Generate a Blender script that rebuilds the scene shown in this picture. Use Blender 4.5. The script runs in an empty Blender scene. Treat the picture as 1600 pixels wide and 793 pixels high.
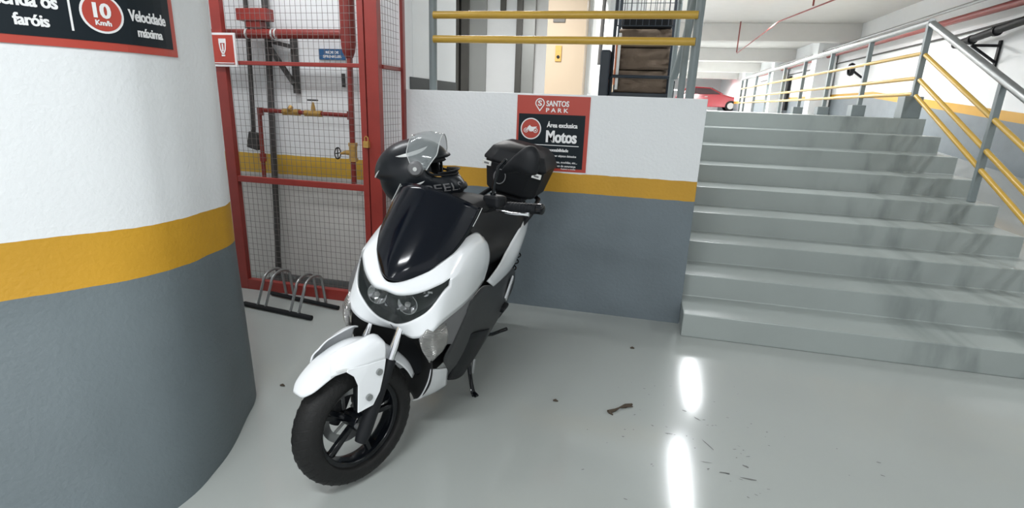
import bpy, bmesh, math, random
import numpy as np
from mathutils import Vector, Matrix
random.seed(7)
PI = math.pi
sc = bpy.context.scene
COL = sc.collection
# ------------------------------------------------------------------ camera
cam_d = bpy.data.cameras.new('camera'); cam = bpy.data.objects.new('camera', cam_d); COL.objects.link(cam)
CAMH = 1.55
F_PX = 829.0
def _d(x, y):
    v = Vector((x - 800.0, -(y - 396.5), -F_PX)); v.normalize(); return v
_dz = -_d(692, 3307); _dy = _d(1009, 168); _dy = (_dy - _dz * _dy.dot(_dz)).normalized(); _dx = _dy.cross(_dz)
_R = Matrix((_dx, _dy, _dz))
cam.matrix_world = Matrix.Translation((0, 0, CAMH)) @ _R.to_4x4()
cam_d.sensor_fit = 'HORIZONTAL'; cam_d.sensor_width = 36.0; cam_d.lens = F_PX / 1600.0 * 36.0
cam_d.clip_start = 0.02; cam_d.clip_end = 300
sc.camera = cam
# ------------------------------------------------------------------ world, exposure
w = bpy.data.worlds.new('world'); sc.world = w; w.use_nodes = True
bg = w.node_tree.nodes['Background']; bg.inputs[0].default_value = (0.93, 0.97, 1.0, 1); bg.inputs[1].default_value = 0.86
sc.view_settings.view_transform = 'Standard'; sc.view_settings.look = 'None'
sc.view_settings.exposure = 0.08; sc.view_settings.gamma = 1.0; sc.view_settings.use_curve_mapping = False
sc.cycles.max_bounces = 8
def area(name, loc, sx, sy, power, col=(1, 1, 1), rot=(0, 0, 0)):
    l = bpy.data.lights.new(name, 'AREA'); l.shape = 'RECTANGLE'; l.size = sx; l.size_y = sy; l.energy = power; l.color = col
    o = bpy.data.objects.new(name, l); o.location = loc; o.rotation_euler = rot; COL.objects.link(o); return o
CW = (0.95, 0.98, 1.0)
# fluorescent fittings: (x, y, z, length along y, power); the fitting bodies are built further down
LAMPS = [(1.30, 9.35, 3.40, 1.5, 45), (0.95, 6.6, 3.40, 1.5, 45), (-0.75, -0.4, 3.40, 1.3, 75), (-2.6, 2.9, 3.40, 1.3, 30), (-1.9, -3.4, 3.40, 1.5, 100),
         (1.9, -3.4, 3.40, 1.5, 130), (4.3, 3.2, 3.40, 1.5, 40)]
def along_x(ly): return ly < 3.0
for lx, ly, lz, ll, lp in LAMPS:
    area('fluorescent_light', (lx, ly, lz - 0.10), 0.16, ll, lp, CW, (0, 0, PI / 2 if along_x(ly) else 0))
for ly in (13.4, 20.0, 26.8, 33.0, 39.0):          # lamps across the bays of the upper deck
    for lx in (-5.0, -1.0, 3.0):
        area('bay_light', (lx, ly, 3.42), 1.5, 0.25, 230 if ly < 25 else 520, (1.0, 0.98, 0.97))
area('platform_light', (-2.2, 7.0, 3.6), 1.6, 0.3, 200, (1, 0.99, 0.97))
area('platform_light', (-0.4, 11.6, 3.6), 1.0, 0.3, 70, (1, 0.99, 0.97))

# ------------------------------------------------------------------ materials
def mat(name, col, rough=0.5, metal=0.0, bump=0.0, bscale=60.0, var=0.0, vscale=4.0, coat=0.0, emit=None, spec=None):
    m = bpy.data.materials.new(name); m.use_nodes = True; nt = m.node_tree; b = nt.nodes['Principled BSDF']
    b.inputs['Base Color'].default_value = (*col, 1); b.inputs['Roughness'].default_value = rough; b.inputs['Metallic'].default_value = metal
    if spec is not None: b.inputs['Specular IOR Level'].default_value = spec
    if coat: b.inputs['Coat Weight'].default_value = coat; b.inputs['Coat Roughness'].default_value = 0.08
    tc = nt.nodes.new('ShaderNodeTexCoord')
    n = nt.nodes.new('ShaderNodeTexNoise'); n.inputs['Scale'].default_value = vscale; n.inputs['Detail'].default_value = 6
    nt.links.new(tc.outputs['Object'], n.inputs['Vector'])
    r = nt.nodes.new('ShaderNodeMix'); r.data_type = 'RGBA'
    r.inputs[6].default_value = (*[c * (1 - var) for c in col], 1); r.inputs[7].default_value = (*[min(1, c * (1 + var)) for c in col], 1)
    nt.links.new(n.outputs['Fac'], r.inputs[0]); nt.links.new(r.outputs[2], b.inputs['Base Color'])
    if bump:
        n2 = nt.nodes.new('ShaderNodeTexNoise'); n2.inputs['Scale'].default_value = bscale; n2.inputs['Detail'].default_value = 4
        nt.links.new(tc.outputs['Object'], n2.inputs['Vector'])
        bp = nt.nodes.new('ShaderNodeBump'); bp.inputs['Strength'].default_value = bump; bp.inputs['Distance'].default_value = 0.01
        nt.links.new(n2.outputs['Fac'], bp.inputs['Height']); nt.links.new(bp.outputs['Normal'], b.inputs['Normal'])
    if emit:
        b.inputs['Emission Color'].default_value = (*col, 1); b.inputs['Emission Strength'].default_value = emit
    return m
WHITE = (0.80, 0.82, 0.83); GREY = (0.150, 0.182, 0.203); YEL = (0.56, 0.30, 0.022)
def banded(name, z0, z1, low=GREY, mid=YEL, top=WHITE, rough=0.55, bump=0.25, bscale=55):
    """painted wall: low colour below z0, band z0..z1, top colour above; slightly wavy hand-painted edges"""
    m = mat(name, top, rough, bump=bump, bscale=bscale); nt = m.node_tree; b = nt.nodes['Principled BSDF']
    tc = nt.nodes.new('ShaderNodeTexCoord'); sp = nt.nodes.new('ShaderNodeSeparateXYZ'); nt.links.new(tc.outputs['Object'], sp.inputs[0])
    nz = nt.nodes.new('ShaderNodeTexNoise'); nz.inputs['Scale'].default_value = 9; nt.links.new(tc.outputs['Object'], nz.inputs['Vector'])
    ma = nt.nodes.new('ShaderNodeMath'); ma.operation = 'MULTIPLY_ADD'; ma.inputs[1].default_value = 0.012
    nt.links.new(nz.outputs['Fac'], ma.inputs[0]); nt.links.new(sp.outputs[2], ma.inputs[2])
    def step(z):
        c = nt.nodes.new('ShaderNodeMath'); c.operation = 'GREATER_THAN'; c.inputs[1].default_value = z + 0.006; nt.links.new(ma.outputs[0], c.inputs[0]); return c
    nv = nt.nodes.new('ShaderNodeTexNoise'); nv.inputs['Scale'].default_value = 2.5; nv.inputs['Detail'].default_value = 8; nt.links.new(tc.outputs['Object'], nv.inputs['Vector'])
    def vr(c, v):
        x = nt.nodes.new('ShaderNodeMix'); x.data_type = 'RGBA'; x.inputs[6].default_value = (*[k * (1 - v) for k in c], 1); x.inputs[7].default_value = (*[k * (1 + v) for k in c], 1)
        nt.links.new(nv.outputs['Fac'], x.inputs[0]); return x
    l, mi, t = vr(low, .18), vr(mid, .15), vr(top, .03)
    a = nt.nodes.new('ShaderNodeMix'); a.data_type = 'RGBA'; nt.links.new(step(z0).outputs[0], a.inputs[0]); nt.links.new(l.outputs[2], a.inputs[6]); nt.links.new(mi.outputs[2], a.inputs[7])
    c = nt.nodes.new('ShaderNodeMix'); c.data_type = 'RGBA'; nt.links.new(step(z1).outputs[0], c.inputs[0]); nt.links.new(a.outputs[2], c.inputs[6]); nt.links.new(t.outputs[2], c.inputs[7])
    nt.links.new(c.outputs[2], b.inputs['Base Color'])
    return m
def clear_mat(name, col, alpha, rough=0.05):
    m = bpy.data.materials.new(name); m.use_nodes = True; nt = m.node_tree; b = nt.nodes['Principled BSDF']
    b.inputs['Base Color'].default_value = (*col, 1); b.inputs['Roughness'].default_value = rough; b.inputs['Alpha'].default_value = alpha
    return m
M = {}
M['white'] = mat('painted_white_wall', WHITE, 0.6, bump=0.15, var=0.03)
M['grey'] = mat('painted_grey', GREY, 0.45, bump=0.2, var=0.15)
M['yellow'] = mat('painted_yellow_band', YEL, 0.5, var=0.1)
M['wall_band'] = banded('wall_paint_with_band', 0.925, 1.066)
M['cage_wall'] = banded('plaster_with_band', 0.905, 1.066, low=(0.60, 0.585, 0.56), mid=(0.66, 0.40, 0.045), top=(0.80, 0.81, 0.82), bump=0.3, bscale=20)
M['pillar'] = banded('pillar_paint_with_band', 0.863, 1.053, low=(0.135, 0.165, 0.178), mid=(0.55, 0.29, 0.015), top=(0.76, 0.78, 0.79), bump=0.22, bscale=60)
M['ceiling'] = mat('ceiling_concrete', (0.62, 0.61, 0.59), 0.7, var=0.05)
M['floor'] = mat('epoxy_floor', (0.385, 0.41, 0.395), 0.13, bump=0.025, bscale=9, var=0.05, vscale=1.2, spec=0.45)
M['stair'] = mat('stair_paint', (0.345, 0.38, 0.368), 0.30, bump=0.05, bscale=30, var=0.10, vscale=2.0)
M['deck'] = mat('upper_deck_floor', (0.34, 0.36, 0.36), 0.35, var=0.08)
M['red'] = mat('red_enamel', (0.29, 0.038, 0.030), 0.38, var=0.18, vscale=9)
M['red_dark'] = mat('dark_red_pipe', (0.23, 0.028, 0.022), 0.42, var=0.2, vscale=12)
M['brass'] = mat('brass', (0.50, 0.30, 0.08), 0.45, metal=0.25, var=0.2, vscale=40)
M['steel_grey'] = mat('painted_grey_steel', (0.20, 0.235, 0.24), 0.35, var=0.08)
M['galv'] = mat('worn_galvanised', (0.34, 0.35, 0.35), 0.32, metal=0.75, var=0.2, vscale=15)
M['rail_yellow'] = mat('yellow_enamel', (0.56, 0.35, 0.055), 0.3, var=0.12, vscale=8)
M['chrome'] = mat('chrome', (0.85, 0.86, 0.88), 0.08, metal=1.0)
M['body_white'] = mat('glossy_white_plastic', (0.82, 0.84, 0.86), 0.16, coat=0.6)
M['black_gloss'] = mat('glossy_black', (0.004, 0.005, 0.007), 0.14, spec=0.4)
M['screen'] = mat('dark_smoked_screen', (0.0025, 0.004, 0.008), 0.13, spec=0.32)
M['black'] = mat('black_plastic', (0.009, 0.010, 0.012), 0.55, spec=0.25, bump=0.06, bscale=400)
M['black_matte'] = mat('matte_black_plastic', (0.007, 0.007, 0.008), 0.7)
M['side_black'] = mat('textured_side_plastic', (0.026, 0.028, 0.030), 0.45, bump=0.1, bscale=500)
M['grey_trim'] = mat('grey_matte_trim', (0.15, 0.15, 0.155), 0.5)
M['seat'] = mat('vinyl_seat', (0.013, 0.014, 0.015), 0.55, spec=0.25, bump=0.15, bscale=250)
M['tyre'] = mat('tyre_rubber', (0.011, 0.011, 0.011), 0.6, spec=0.3, bump=0.25, bscale=70)
M['lens'] = clear_mat('smoky_clear_lens', (0.05, 0.06, 0.06), 0.22, 0.05)
M['indicator'] = mat('ribbed_clear_indicator', (0.50, 0.49, 0.48), 0.16, metal=0.85, bump=1.0, bscale=30, coat=0.5, var=.35, vscale=30)
M['bowl'] = mat('lamp_bowl', (0.05, 0.055, 0.055), 0.25, metal=0.6)
M['engine'] = mat('engine_alloy', (0.08, 0.08, 0.08), 0.4, metal=0.7)
M['black_helmet'] = mat('satin_black_helmet', (0.009, 0.011, 0.014), 0.30, spec=0.35)
M['visor_edge'] = clear_mat('visor_edge', (0.62, 0.64, 0.64), 0.75, 0.1)
M['visor'] = clear_mat('clear_visor', (0.42, 0.46, 0.47), 0.24, 0.08)
M['silver'] = mat('silver_sticker', (0.60, 0.61, 0.60), 0.3)
M['pale'] = mat('pale_label', (0.72, 0.72, 0.70), 0.5)
M['wire'] = mat('galvanised_wire', (0.20, 0.18, 0.17), 0.5, metal=0.2)
M['sign_red'] = mat('sign_red', (0.46, 0.055, 0.035), 0.42)
M['sign_black'] = mat('sign_black', (0.009, 0.015, 0.020), 0.45, spec=0.2)
M['sign_white'] = mat('sign_white', (0.83, 0.83, 0.83), 0.45)
M['sign_blue'] = mat('sign_blue', (0.02, 0.10, 0.24), 0.45)
M['beige'] = mat('beige_panel', (0.47, 0.37, 0.265), 0.5)
M['brushed'] = mat('brushed_steel', (0.34, 0.35, 0.34), 0.35, metal=0.35, var=0.06, vscale=3)
M['dark_steel'] = mat('dark_steel', (0.085, 0.082, 0.075), 0.4, metal=0.3, var=0.15)
M['dusty'] = mat('dusty_dark_pipe', (0.060, 0.058, 0.056), 0.6, var=0.25, vscale=12)
M['cardboard'] = mat('brown_sacking', (0.145, 0.105, 0.075), 0.8, bump=0.6, bscale=25, var=0.35, vscale=6)
M['trolley'] = mat('trolley_dark_paint', (0.012, 0.020, 0.030), 0.4)
M['orange'] = mat('orange_label', (0.55, 0.16, 0.07), 0.5)
M['car'] = mat('red_car_paint', (0.36, 0.022, 0.035), 0.2, coat=0.8)
M['car_glass'] = mat('car_glass', (0.05, 0.03, 0.035), 0.08)
M['tube'] = mat('fluorescent_tube', (1, 1, 1), 0.5, emit=6)
M['leaf'] = mat('dry_brown_leaf', (0.06, 0.045, 0.03), 0.8)
M['scuff'] = mat('black_rubber_scuff', (0.13, 0.135, 0.13), 0.5, var=0.3, vscale=50)
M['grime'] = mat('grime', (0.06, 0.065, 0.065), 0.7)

nt = M['indicator'].node_tree; wv = nt.nodes.new('ShaderNodeTexWave'); wv.inputs['Scale'].default_value = 55; wv.bands_direction = 'Z'; tcw = nt.nodes.new('ShaderNodeTexCoord')
nt.links.new(tcw.outputs['Object'], wv.inputs['Vector']); bpn = [n_ for n_ in nt.nodes if n_.type == 'BUMP'][0]; nt.links.new(wv.outputs['Fac'], bpn.inputs['Height']); bpn.inputs['Distance'].default_value = 0.004
# stair paint: darker tone mixed in as long slanting streaks near the right side
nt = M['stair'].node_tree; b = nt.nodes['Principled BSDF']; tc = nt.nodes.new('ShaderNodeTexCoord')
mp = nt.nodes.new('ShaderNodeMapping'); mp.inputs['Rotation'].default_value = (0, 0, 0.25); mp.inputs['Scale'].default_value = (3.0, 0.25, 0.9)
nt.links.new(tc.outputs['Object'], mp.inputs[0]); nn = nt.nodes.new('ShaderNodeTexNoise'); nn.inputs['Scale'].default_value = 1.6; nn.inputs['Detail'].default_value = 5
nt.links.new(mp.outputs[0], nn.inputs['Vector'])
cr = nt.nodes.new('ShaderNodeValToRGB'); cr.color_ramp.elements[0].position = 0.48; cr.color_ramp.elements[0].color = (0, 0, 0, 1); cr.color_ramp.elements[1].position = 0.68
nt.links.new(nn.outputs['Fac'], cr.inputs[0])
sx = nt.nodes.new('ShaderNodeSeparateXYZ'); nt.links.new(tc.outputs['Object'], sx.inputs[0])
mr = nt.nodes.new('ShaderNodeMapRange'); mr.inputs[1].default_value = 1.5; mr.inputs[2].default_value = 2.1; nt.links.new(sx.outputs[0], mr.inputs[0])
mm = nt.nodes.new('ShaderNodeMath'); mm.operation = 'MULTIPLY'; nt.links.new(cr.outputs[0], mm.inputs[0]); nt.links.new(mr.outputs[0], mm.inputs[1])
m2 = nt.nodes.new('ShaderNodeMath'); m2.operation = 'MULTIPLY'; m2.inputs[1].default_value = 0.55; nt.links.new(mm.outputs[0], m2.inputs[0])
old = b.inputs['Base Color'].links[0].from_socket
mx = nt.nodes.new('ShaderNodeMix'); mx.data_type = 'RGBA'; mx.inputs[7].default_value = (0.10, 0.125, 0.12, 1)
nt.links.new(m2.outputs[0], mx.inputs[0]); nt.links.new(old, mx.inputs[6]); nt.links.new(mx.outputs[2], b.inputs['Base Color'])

# ------------------------------------------------------------------ helpers
def V(*a): return Vector(a if len(a) > 1 else a[0])
class MB:
    def __init__(self): self.bm = bmesh.new(); self.mi = 0
    def faces(self, vs, fs):
        vv = [self.bm.verts.new(v) for v in vs]
        for f in fs:
            try: self.bm.faces.new([vv[i] for i in f]).material_index = self.mi
            except ValueError: pass
        return vv
    def box(self, x0, x1, y0, y1, z0, z1):
        vs = [(x, y, z) for z in (z0, z1) for y in (y0, y1) for x in (x0, x1)]
        self.faces(vs, [(0, 2, 3, 1), (4, 5, 7, 6), (0, 1, 5, 4), (2, 6, 7, 3), (0, 4, 6, 2), (1, 3, 7, 5)]); return self
    def bar(self, p, q, w, h=None, up=(0, 0, 1)):
        """rectangular bar from p to q, w wide sideways, h thick"""
        h = w if h is None else h
        p, q = V(p), V(q); t = (q - p).normalized(); u = V(up)
        if abs(t.dot(u)) > .98: u = V(1, 0, 0)
        s = t.cross(u).normalized(); n = s.cross(t).normalized()
        vs = [c + s * a * w / 2 + n * b_ * h / 2 for c in (p, q) for a, b_ in ((-1, -1), (1, -1), (1, 1), (-1, 1))]
        self.faces(vs, [(3, 2, 1, 0), (4, 5, 6, 7)] + [(i, (i + 1) % 4, 4 + (i + 1) % 4, 4 + i) for i in range(4)]); return self
    def tube(self, pts, r, n=12, cap=True, closed=False):
        pts = [V(p) for p in pts]; L = len(pts); rs = r if isinstance(r, (list, tuple)) else [r] * L
        rings = []; s = None
        for i, p in enumerate(pts):
            if closed: t = pts[(i + 1) % L] - pts[i - 1]
            else: t = pts[min(i + 1, L - 1)] - pts[max(i - 1, 0)]
            t.normalize()
            if s is None:
                u = V(0, 0, 1) if abs(t.z) < .9 else V(1, 0, 0); s = t.cross(u).normalized()
            else: s = (s - t * s.dot(t)).normalized()
            m_ = t.cross(s)
            rings.append([self.bm.verts.new(p + (s * math.cos(2 * PI * k / n) + m_ * math.sin(2 * PI * k / n)) * rs[i]) for k in range(n)])
        for i in range(L if closed else L - 1):
            a, b_ = rings[i], rings[(i + 1) % L]
            for k in range(n): self.bm.faces.new((a[k], a[(k + 1) % n], b_[(k + 1) % n], b_[k])).material_index = self.mi
        if cap and not closed:
            self.bm.faces.new(rings[0][::-1]).material_index = self.mi; self.bm.faces.new(rings[-1]).material_index = self.mi
        return self
    def cyl(self, p, q, r, n=20): return self.tube([p, q], r, n)
    def lathe(self, prof, c, axis='y', n=48):
        """prof: list of (radius, offset along axis), closed loop"""
        rings = []
        for k in range(n):
            a = 2 * PI * k / n; ca, sa = math.cos(a), math.sin(a); ring = []
            for r, o in prof:
                if axis == 'y': v = (c[0] + r * ca, c[1] + o, c[2] + r * sa)
                elif axis == 'z': v = (c[0] + r * ca, c[1] + r * sa, c[2] + o)
                else: v = (c[0] + o, c[1] + r * ca, c[2] + r * sa)
                ring.append(self.bm.verts.new(v))
            rings.append(ring)
        P = len(prof)
        for k in range(n):
            a, b_ = rings[k], rings[(k + 1) % n]
            for j in range(P): self.bm.faces.new((a[j], a[(j + 1) % P], b_[(j + 1) % P], b_[j])).material_index = self.mi
        return self
    def prism(self, pts, d):
        """closed outline pts (3D list) extruded by vector d"""
        n = len(pts); d = V(d); vs = [V(p) for p in pts] + [V(p) + d for p in pts]
        self.faces(vs, [tuple(range(n))[::-1], tuple(range(n, 2 * n))] + [(i, (i + 1) % n, n + (i + 1) % n, n + i) for i in range(n)]); return self
    def grid(self, P, skip=None, closed_u=False):
        R, Cc = len(P), len(P[0]); vs = [[self.bm.verts.new(tuple(P[i][j])) for j in range(Cc)] for i in range(R)]
        for i in range(R - 1 + (1 if closed_u else 0)):
            for j in range(Cc - 1):
                if skip and skip(i, j): continue
                i2 = (i + 1) % R
                self.bm.faces.new((vs[i][j], vs[i][j + 1], vs[i2][j + 1], vs[i2][j])).material_index = self.mi
        return vs
    def loft(self, rings, cap=True):
        vs = [[self.bm.verts.new(tuple(p)) for p in r] for r in rings]; n = len(rings[0])
        for i in range(len(rings) - 1):
            for k in range(n): self.bm.faces.new((vs[i][k], vs[i][(k + 1) % n], vs[i + 1][(k + 1) % n], vs[i + 1][k])).material_index = self.mi
        if cap: self.bm.faces.new(vs[0][::-1]); self.bm.faces.new(vs[-1])
        return self
    def xf(self, m4): self.bm.transform(m4); return self
    def build(self, name, m, parent=None, smooth=False, bevel=0.0, solid=0.0, sub=0, angle=40, fix=True):
        if fix: bmesh.ops.recalc_face_normals(self.bm, faces=self.bm.faces)
        me = bpy.data.meshes.new(name); self.bm.to_mesh(me); self.bm.free()
        for x in (m if isinstance(m, (list, tuple)) else [m]): me.materials.append(M[x] if isinstance(x, str) else x)
        o = bpy.data.objects.new(name, me); COL.objects.link(o)
        if parent: o.parent = parent
        if solid:
            s = o.modifiers.new('solid', 'SOLIDIFY'); s.thickness = abs(solid); s.offset = -1 if solid > 0 else 1
        if bevel:
            s = o.modifiers.new('bevel', 'BEVEL'); s.width = bevel; s.segments = 2; s.limit_method = 'ANGLE'; s.angle_limit = math.radians(35)
        if sub:
            s = o.modifiers.new('sub', 'SUBSURF'); s.levels = sub; s.render_levels = sub
        if smooth:
            for p in me.polygons: p.use_smooth = True
            if angle < 180:
                me.set_sharp_from_angle(angle=math.radians(angle))
        return o
def thing(name, label, cat, loc=(0, 0, 0), group=None):
    o = bpy.data.objects.new(name, None); o.location = loc; o.empty_display_size = .1; COL.objects.link(o)
    o['label'] = label; o['category'] = cat
    if group: o['group'] = group
    return o
def tag(o, label, cat, group=None, kind=None):
    o['label'] = label; o['category'] = cat
    if group: o['group'] = group
    if kind: o['kind'] = kind
    return o
def struct(o): o['kind'] = 'structure'; return o
def cr_up(P, nu, nv):
    """Catmull-Rom refine of a control grid P[r][c] -> passes through the control points"""
    P = np.array(P, float)
    def up(A, n):
        out = []; L = len(A)
        E = np.concatenate([[2 * A[0] - A[1]], A, [2 * A[-1] - A[-2]]])
        for i in range(L - 1):
            p0, p1, p2, p3 = E[i], E[i + 1], E[i + 2], E[i + 3]
            for k in range(n):
                t = k / n
                out.append(0.5 * ((2 * p1) + (-p0 + p2) * t + (2 * p0 - 5 * p1 + 4 * p2 - p3) * t * t + (-p0 + 3 * p1 - 3 * p2 + p3) * t ** 3))
        out.append(A[-1]); return np.array(out)
    P = up(P, nu); P = up(P.transpose(1, 0, 2), nv).transpose(1, 0, 2); return P
def gnorm(G):
    du = np.gradient(G, axis=0); dv = np.gradient(G, axis=1); n = np.cross(dv, du); n /= np.linalg.norm(n, axis=2)[..., None] + 1e-9; return n
def text_mesh(s, size, cx=0.7, bold=0.02, spacing=1.0, align='LEFT', depth=0.0006):
    c = bpy.data.curves.new('lettering', 'FONT'); c.body = s; c.size = size; c.offset = bold * size; c.extrude = depth; c.space_character = spacing; c.align_x = align; c.resolution_u = 3
    o = bpy.data.objects.new('lettering', c); COL.objects.link(o); bpy.context.view_layer.update()
    me = bpy.data.meshes.new_from_object(o.evaluated_get(bpy.context.evaluated_depsgraph_get()))
    bpy.data.objects.remove(o); bpy.data.curves.remove(c)
    return me
def fit_text(s, x0, x1, zb, cap, bold=0.02, depth=0.0006, spacing=1.0):
    """flat lettering mesh in XY filling x0..x1 with baseline zb and capital height cap"""
    me = text_mesh(s, cap / 0.70, 1.0, min(bold, .02), spacing, depth=depth)
    if bold > .02:      # heavier strokes: the same glyphs again, shifted a little sideways
        bm_ = bmesh.new(); k = (bold - .02) * cap * 1.3
        for dx, dz in ((-k, 0), (0, .0003), (k, .0006)):
            me.transform(Matrix.Translation((dx, 0, dz))); bm_.from_mesh(me); me.transform(Matrix.Translation((-dx, 0, -dz)))
        bm_.to_mesh(me); bm_.free()
    xs = [v.co.x for v in me.vertices]; a, b_ = min(xs), max(xs)
    me.transform(Matrix.Translation((x0, zb, 0)) @ Matrix.Diagonal(((x1 - x0) / (b_ - a), 1, 1, 1)) @ Matrix.Translation((-a, 0, 0)))
    return me
def add_text(me, m4, material, parent, name='lettering', fn=None):
    me.transform(m4)
    if fn:
        for v in me.vertices: v.co = fn(v.co)
    me.materials.clear(); me.materials.append(M[material]); o = bpy.data.objects.new(name, me); COL.objects.link(o); o.parent = parent; return o

# ------------------------------------------------------------------ structure
RISE, RUN, Y0, XL, XR = 0.171, 0.398, 3.671, 0.40, 2.98
TOP = RISE * 9
def ramp_z(y): return min(TOP - 0.02, max(0.0, 0.77 + 0.08 * (y - 9.78)))
b = MB(); b.faces([(-9, -9, 0), (9, -9, 0), (9, 3.9, 0), (-9, 3.9, 0)], [(0, 1, 2, 3)]); b.faces([(-9, -9, -.2), (9, -9, -.2), (9, 3.9, -.2), (-9, 3.9, -.2)], [(3, 2, 1, 0)])
struct(b.build('floor', 'floor', fix=False))
# ramp strip beside the stairs
b = MB(); ys = [0.155, 5, 9.78, 14, 18, 19.3, 24, 46]
b.grid([[(XR + .02, y, ramp_z(y) + .003), (5.5, y, ramp_z(y) + .003)] for y in ys]); struct(b.build('floor_ramp', 'floor', solid=.1))
# stairs: one solid flight
b = MB(); prof = [(Y0, 0.0)]
for k in range(9):
    prof += [(Y0 + k * RUN, (k + 1) * RISE), (Y0 + (k + 1) * RUN, (k + 1) * RISE)]
prof[-1] = (Y0 + 8 * RUN + 0.3, TOP); prof += [(Y0 + 8 * RUN + 0.3, 0.0)]
n = len(prof)
b.faces([(XL, y, z) for y, z in prof] + [(XR, y, z) for y, z in prof], [tuple(range(n))[::-1], tuple(range(n, 2 * n))] + [(i, (i + 1) % n, n + (i + 1) % n, n + i) for i in range(n)])
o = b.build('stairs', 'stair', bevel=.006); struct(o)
# upper deck
b = MB(); b.box(-9, XR, Y0 + 8 * RUN + .3, 46, TOP - .35, TOP); struct(b.build('floor_upper', 'deck'))
b = MB(); b.box(-9, XL - .12, 4.06, Y0 + 8 * RUN + .3, TOP - .3, TOP); struct(b.build('floor_platform', 'deck'))
# low back wall beneath the platform
b = MB(); b.box(-1.79, XL, 3.9, 4.06, -.02, 1.62); struct(b.build('wall_back', 'wall_band', bevel=.004))
b = MB(); b.box(XL - .12, XL - .003, 4.06, Y0 + 8 * RUN + .3, -.02, TOP); struct(b.build('wall_stair_side', 'wall_band'))
# tall wall behind the cage and its return face
b = MB(); b.box(-7, -1.792, 3.9, 4.06, -.02, 3.95); struct(b.build('wall_cage', 'cage_wall'))
b = MB(); b.box(-1.95, -1.79, 4.06, 5.05, TOP, 3.95); struct(b.build('wall_platform_side', 'white'))
b = MB(); b.box(-1.79, -1.783, 4.0, 5.05, TOP, 1.715); struct(b.build('trim_1', 'grime'))
# rounded wall end (pillar) close on the left
PT = [(-2.10, 2.25), (-1.93, 2.165), (-1.84, 2.055), (-1.808, 1.92), (-1.782, 1.785), (-1.778, 1.69), (-1.785, 1.6), (-1.83, 1.486), (-1.905, 1.363), (-1.985, 1.24), (-2.2, .92), (-2.6, .32)]
PB = [(-2.12, 2.30), (-1.93, 2.20), (-1.835, 2.085), (-1.775, 1.955), (-1.70, 1.80), (-1.655, 1.69), (-1.625, 1.58), (-1.60, 1.44), (-1.62, 1.26), (-1.68, 1.10), (-1.92, .75), (-2.32, .20)]
close_ = [(-4.2, .32), (-4.2, 2.0), (-3.2, 2.45), (-2.6, 2.40), (-2.3, 2.33)]
def dens(P, m=4):
    A = cr_up(np.array(P)[:, None, :].repeat(2, 1), m, 1)[:, 0, :]; return [tuple(p) for p in A]
PTd, PBd = dens(PT), dens(PB)
def ring_(z, t):
    out = [(a[0] * (1 - t) + c[0] * t, a[1] * (1 - t) + c[1] * t, z) for a, c in zip(PTd, PBd)]
    return out + [(x, y, z) for x, y in close_]
rings = []
for z, t in ((-.01, 1.0), (.12, .93), (.3, .72), (.5, .48), (.7, .22), (.86, .06), (1.053, 0), (1.6, 0), (2.4, 0), (3.95, 0)): rings.append(ring_(z, t))
b = MB(); b.loft(rings); struct(b.build('wall_left', 'pillar', smooth=True, angle=50))
# elevator lobby wall, beige wall, farther wall on the platform
b = MB(); b.box(-7, -1.66, 10.5, 10.7, TOP, 3.95); struct(b.build('wall_lobby', 'white'))
b = MB(); b.box(-1.64, -1.03, 8.95, 10.6, TOP, 3.95); struct(b.build('wall_beige', 'beige'))
b = MB(); b.box(-1.03, -.975, 9.3, 13.0, TOP, 3.95); struct(b.build('wall_lobby_side', 'white'))
b = MB(); b.box(-1.03, -.2, 13.0, 13.2, TOP, 2.35); struct(b.build('wall_lobby_far_low', 'beige'))
b = MB(); b.box(-1.03, -.2, 13.0, 13.2, 2.35, 3.95); struct(b.build('wall_lobby_far', 'white'))
# right wall with the band climbing along the ramp
def band_z(y): return min(2.14, 1.67 + 0.08 * (y - 9.78))
b = MB(); ys = [0, 4, 9.78, 15.65, 22, 30, 46]
def rstrip(f0, f1, mi):
    b.mi = mi
    b.loft([[(5.5, y, f0(y)), (5.5, y, f1(y)), (5.65, y, f1(y)), (5.65, y, f0(y))] for y in ys])
rstrip(lambda y: -.05, lambda y: band_z(y) - .15, 0); rstrip(lambda y: band_z(y) - .15, band_z, 1); rstrip(band_z, lambda y: 3.96, 2)
struct(b.build('wall_right', ['grey', 'yellow', 'white']))
# far wall, ceiling slab and beams
b = MB(); b.box(-12, 12, 46, 46.3, 0, 4.2); struct(b.build('wall_far', 'white'))
b = MB(); b.box(-12, 12, -5, 46, 3.95, 4.2); struct(b.build('ceiling', 'ceiling'))
for i, y in enumerate((3.9 - .1 + .1, 10.6, 17.3, 24.0, 30.8, 37.5)):
    if i == 0: continue
    b = MB(); b.box(-12, 5.5, y, y + .35, 3.48, 3.95); struct(b.build('ceiling_beam', 'ceiling', bevel=.01))
b = MB(); b.box(-12, 1.5, 41.5, 41.8, 2.85, 3.95); struct(b.build('ceiling_beam', 'ceiling'))
# columns far back on the right of the deck
for i, (x, y) in enumerate(((4.9, 18.8), (4.9, 24.6), (4.9, 31.5))):
    b = MB(); b.box(x, x + .55, y, y + .5, 0, 3.95); struct(b.build('wall_column', M['wall_band'] if False else 'white'))

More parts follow.
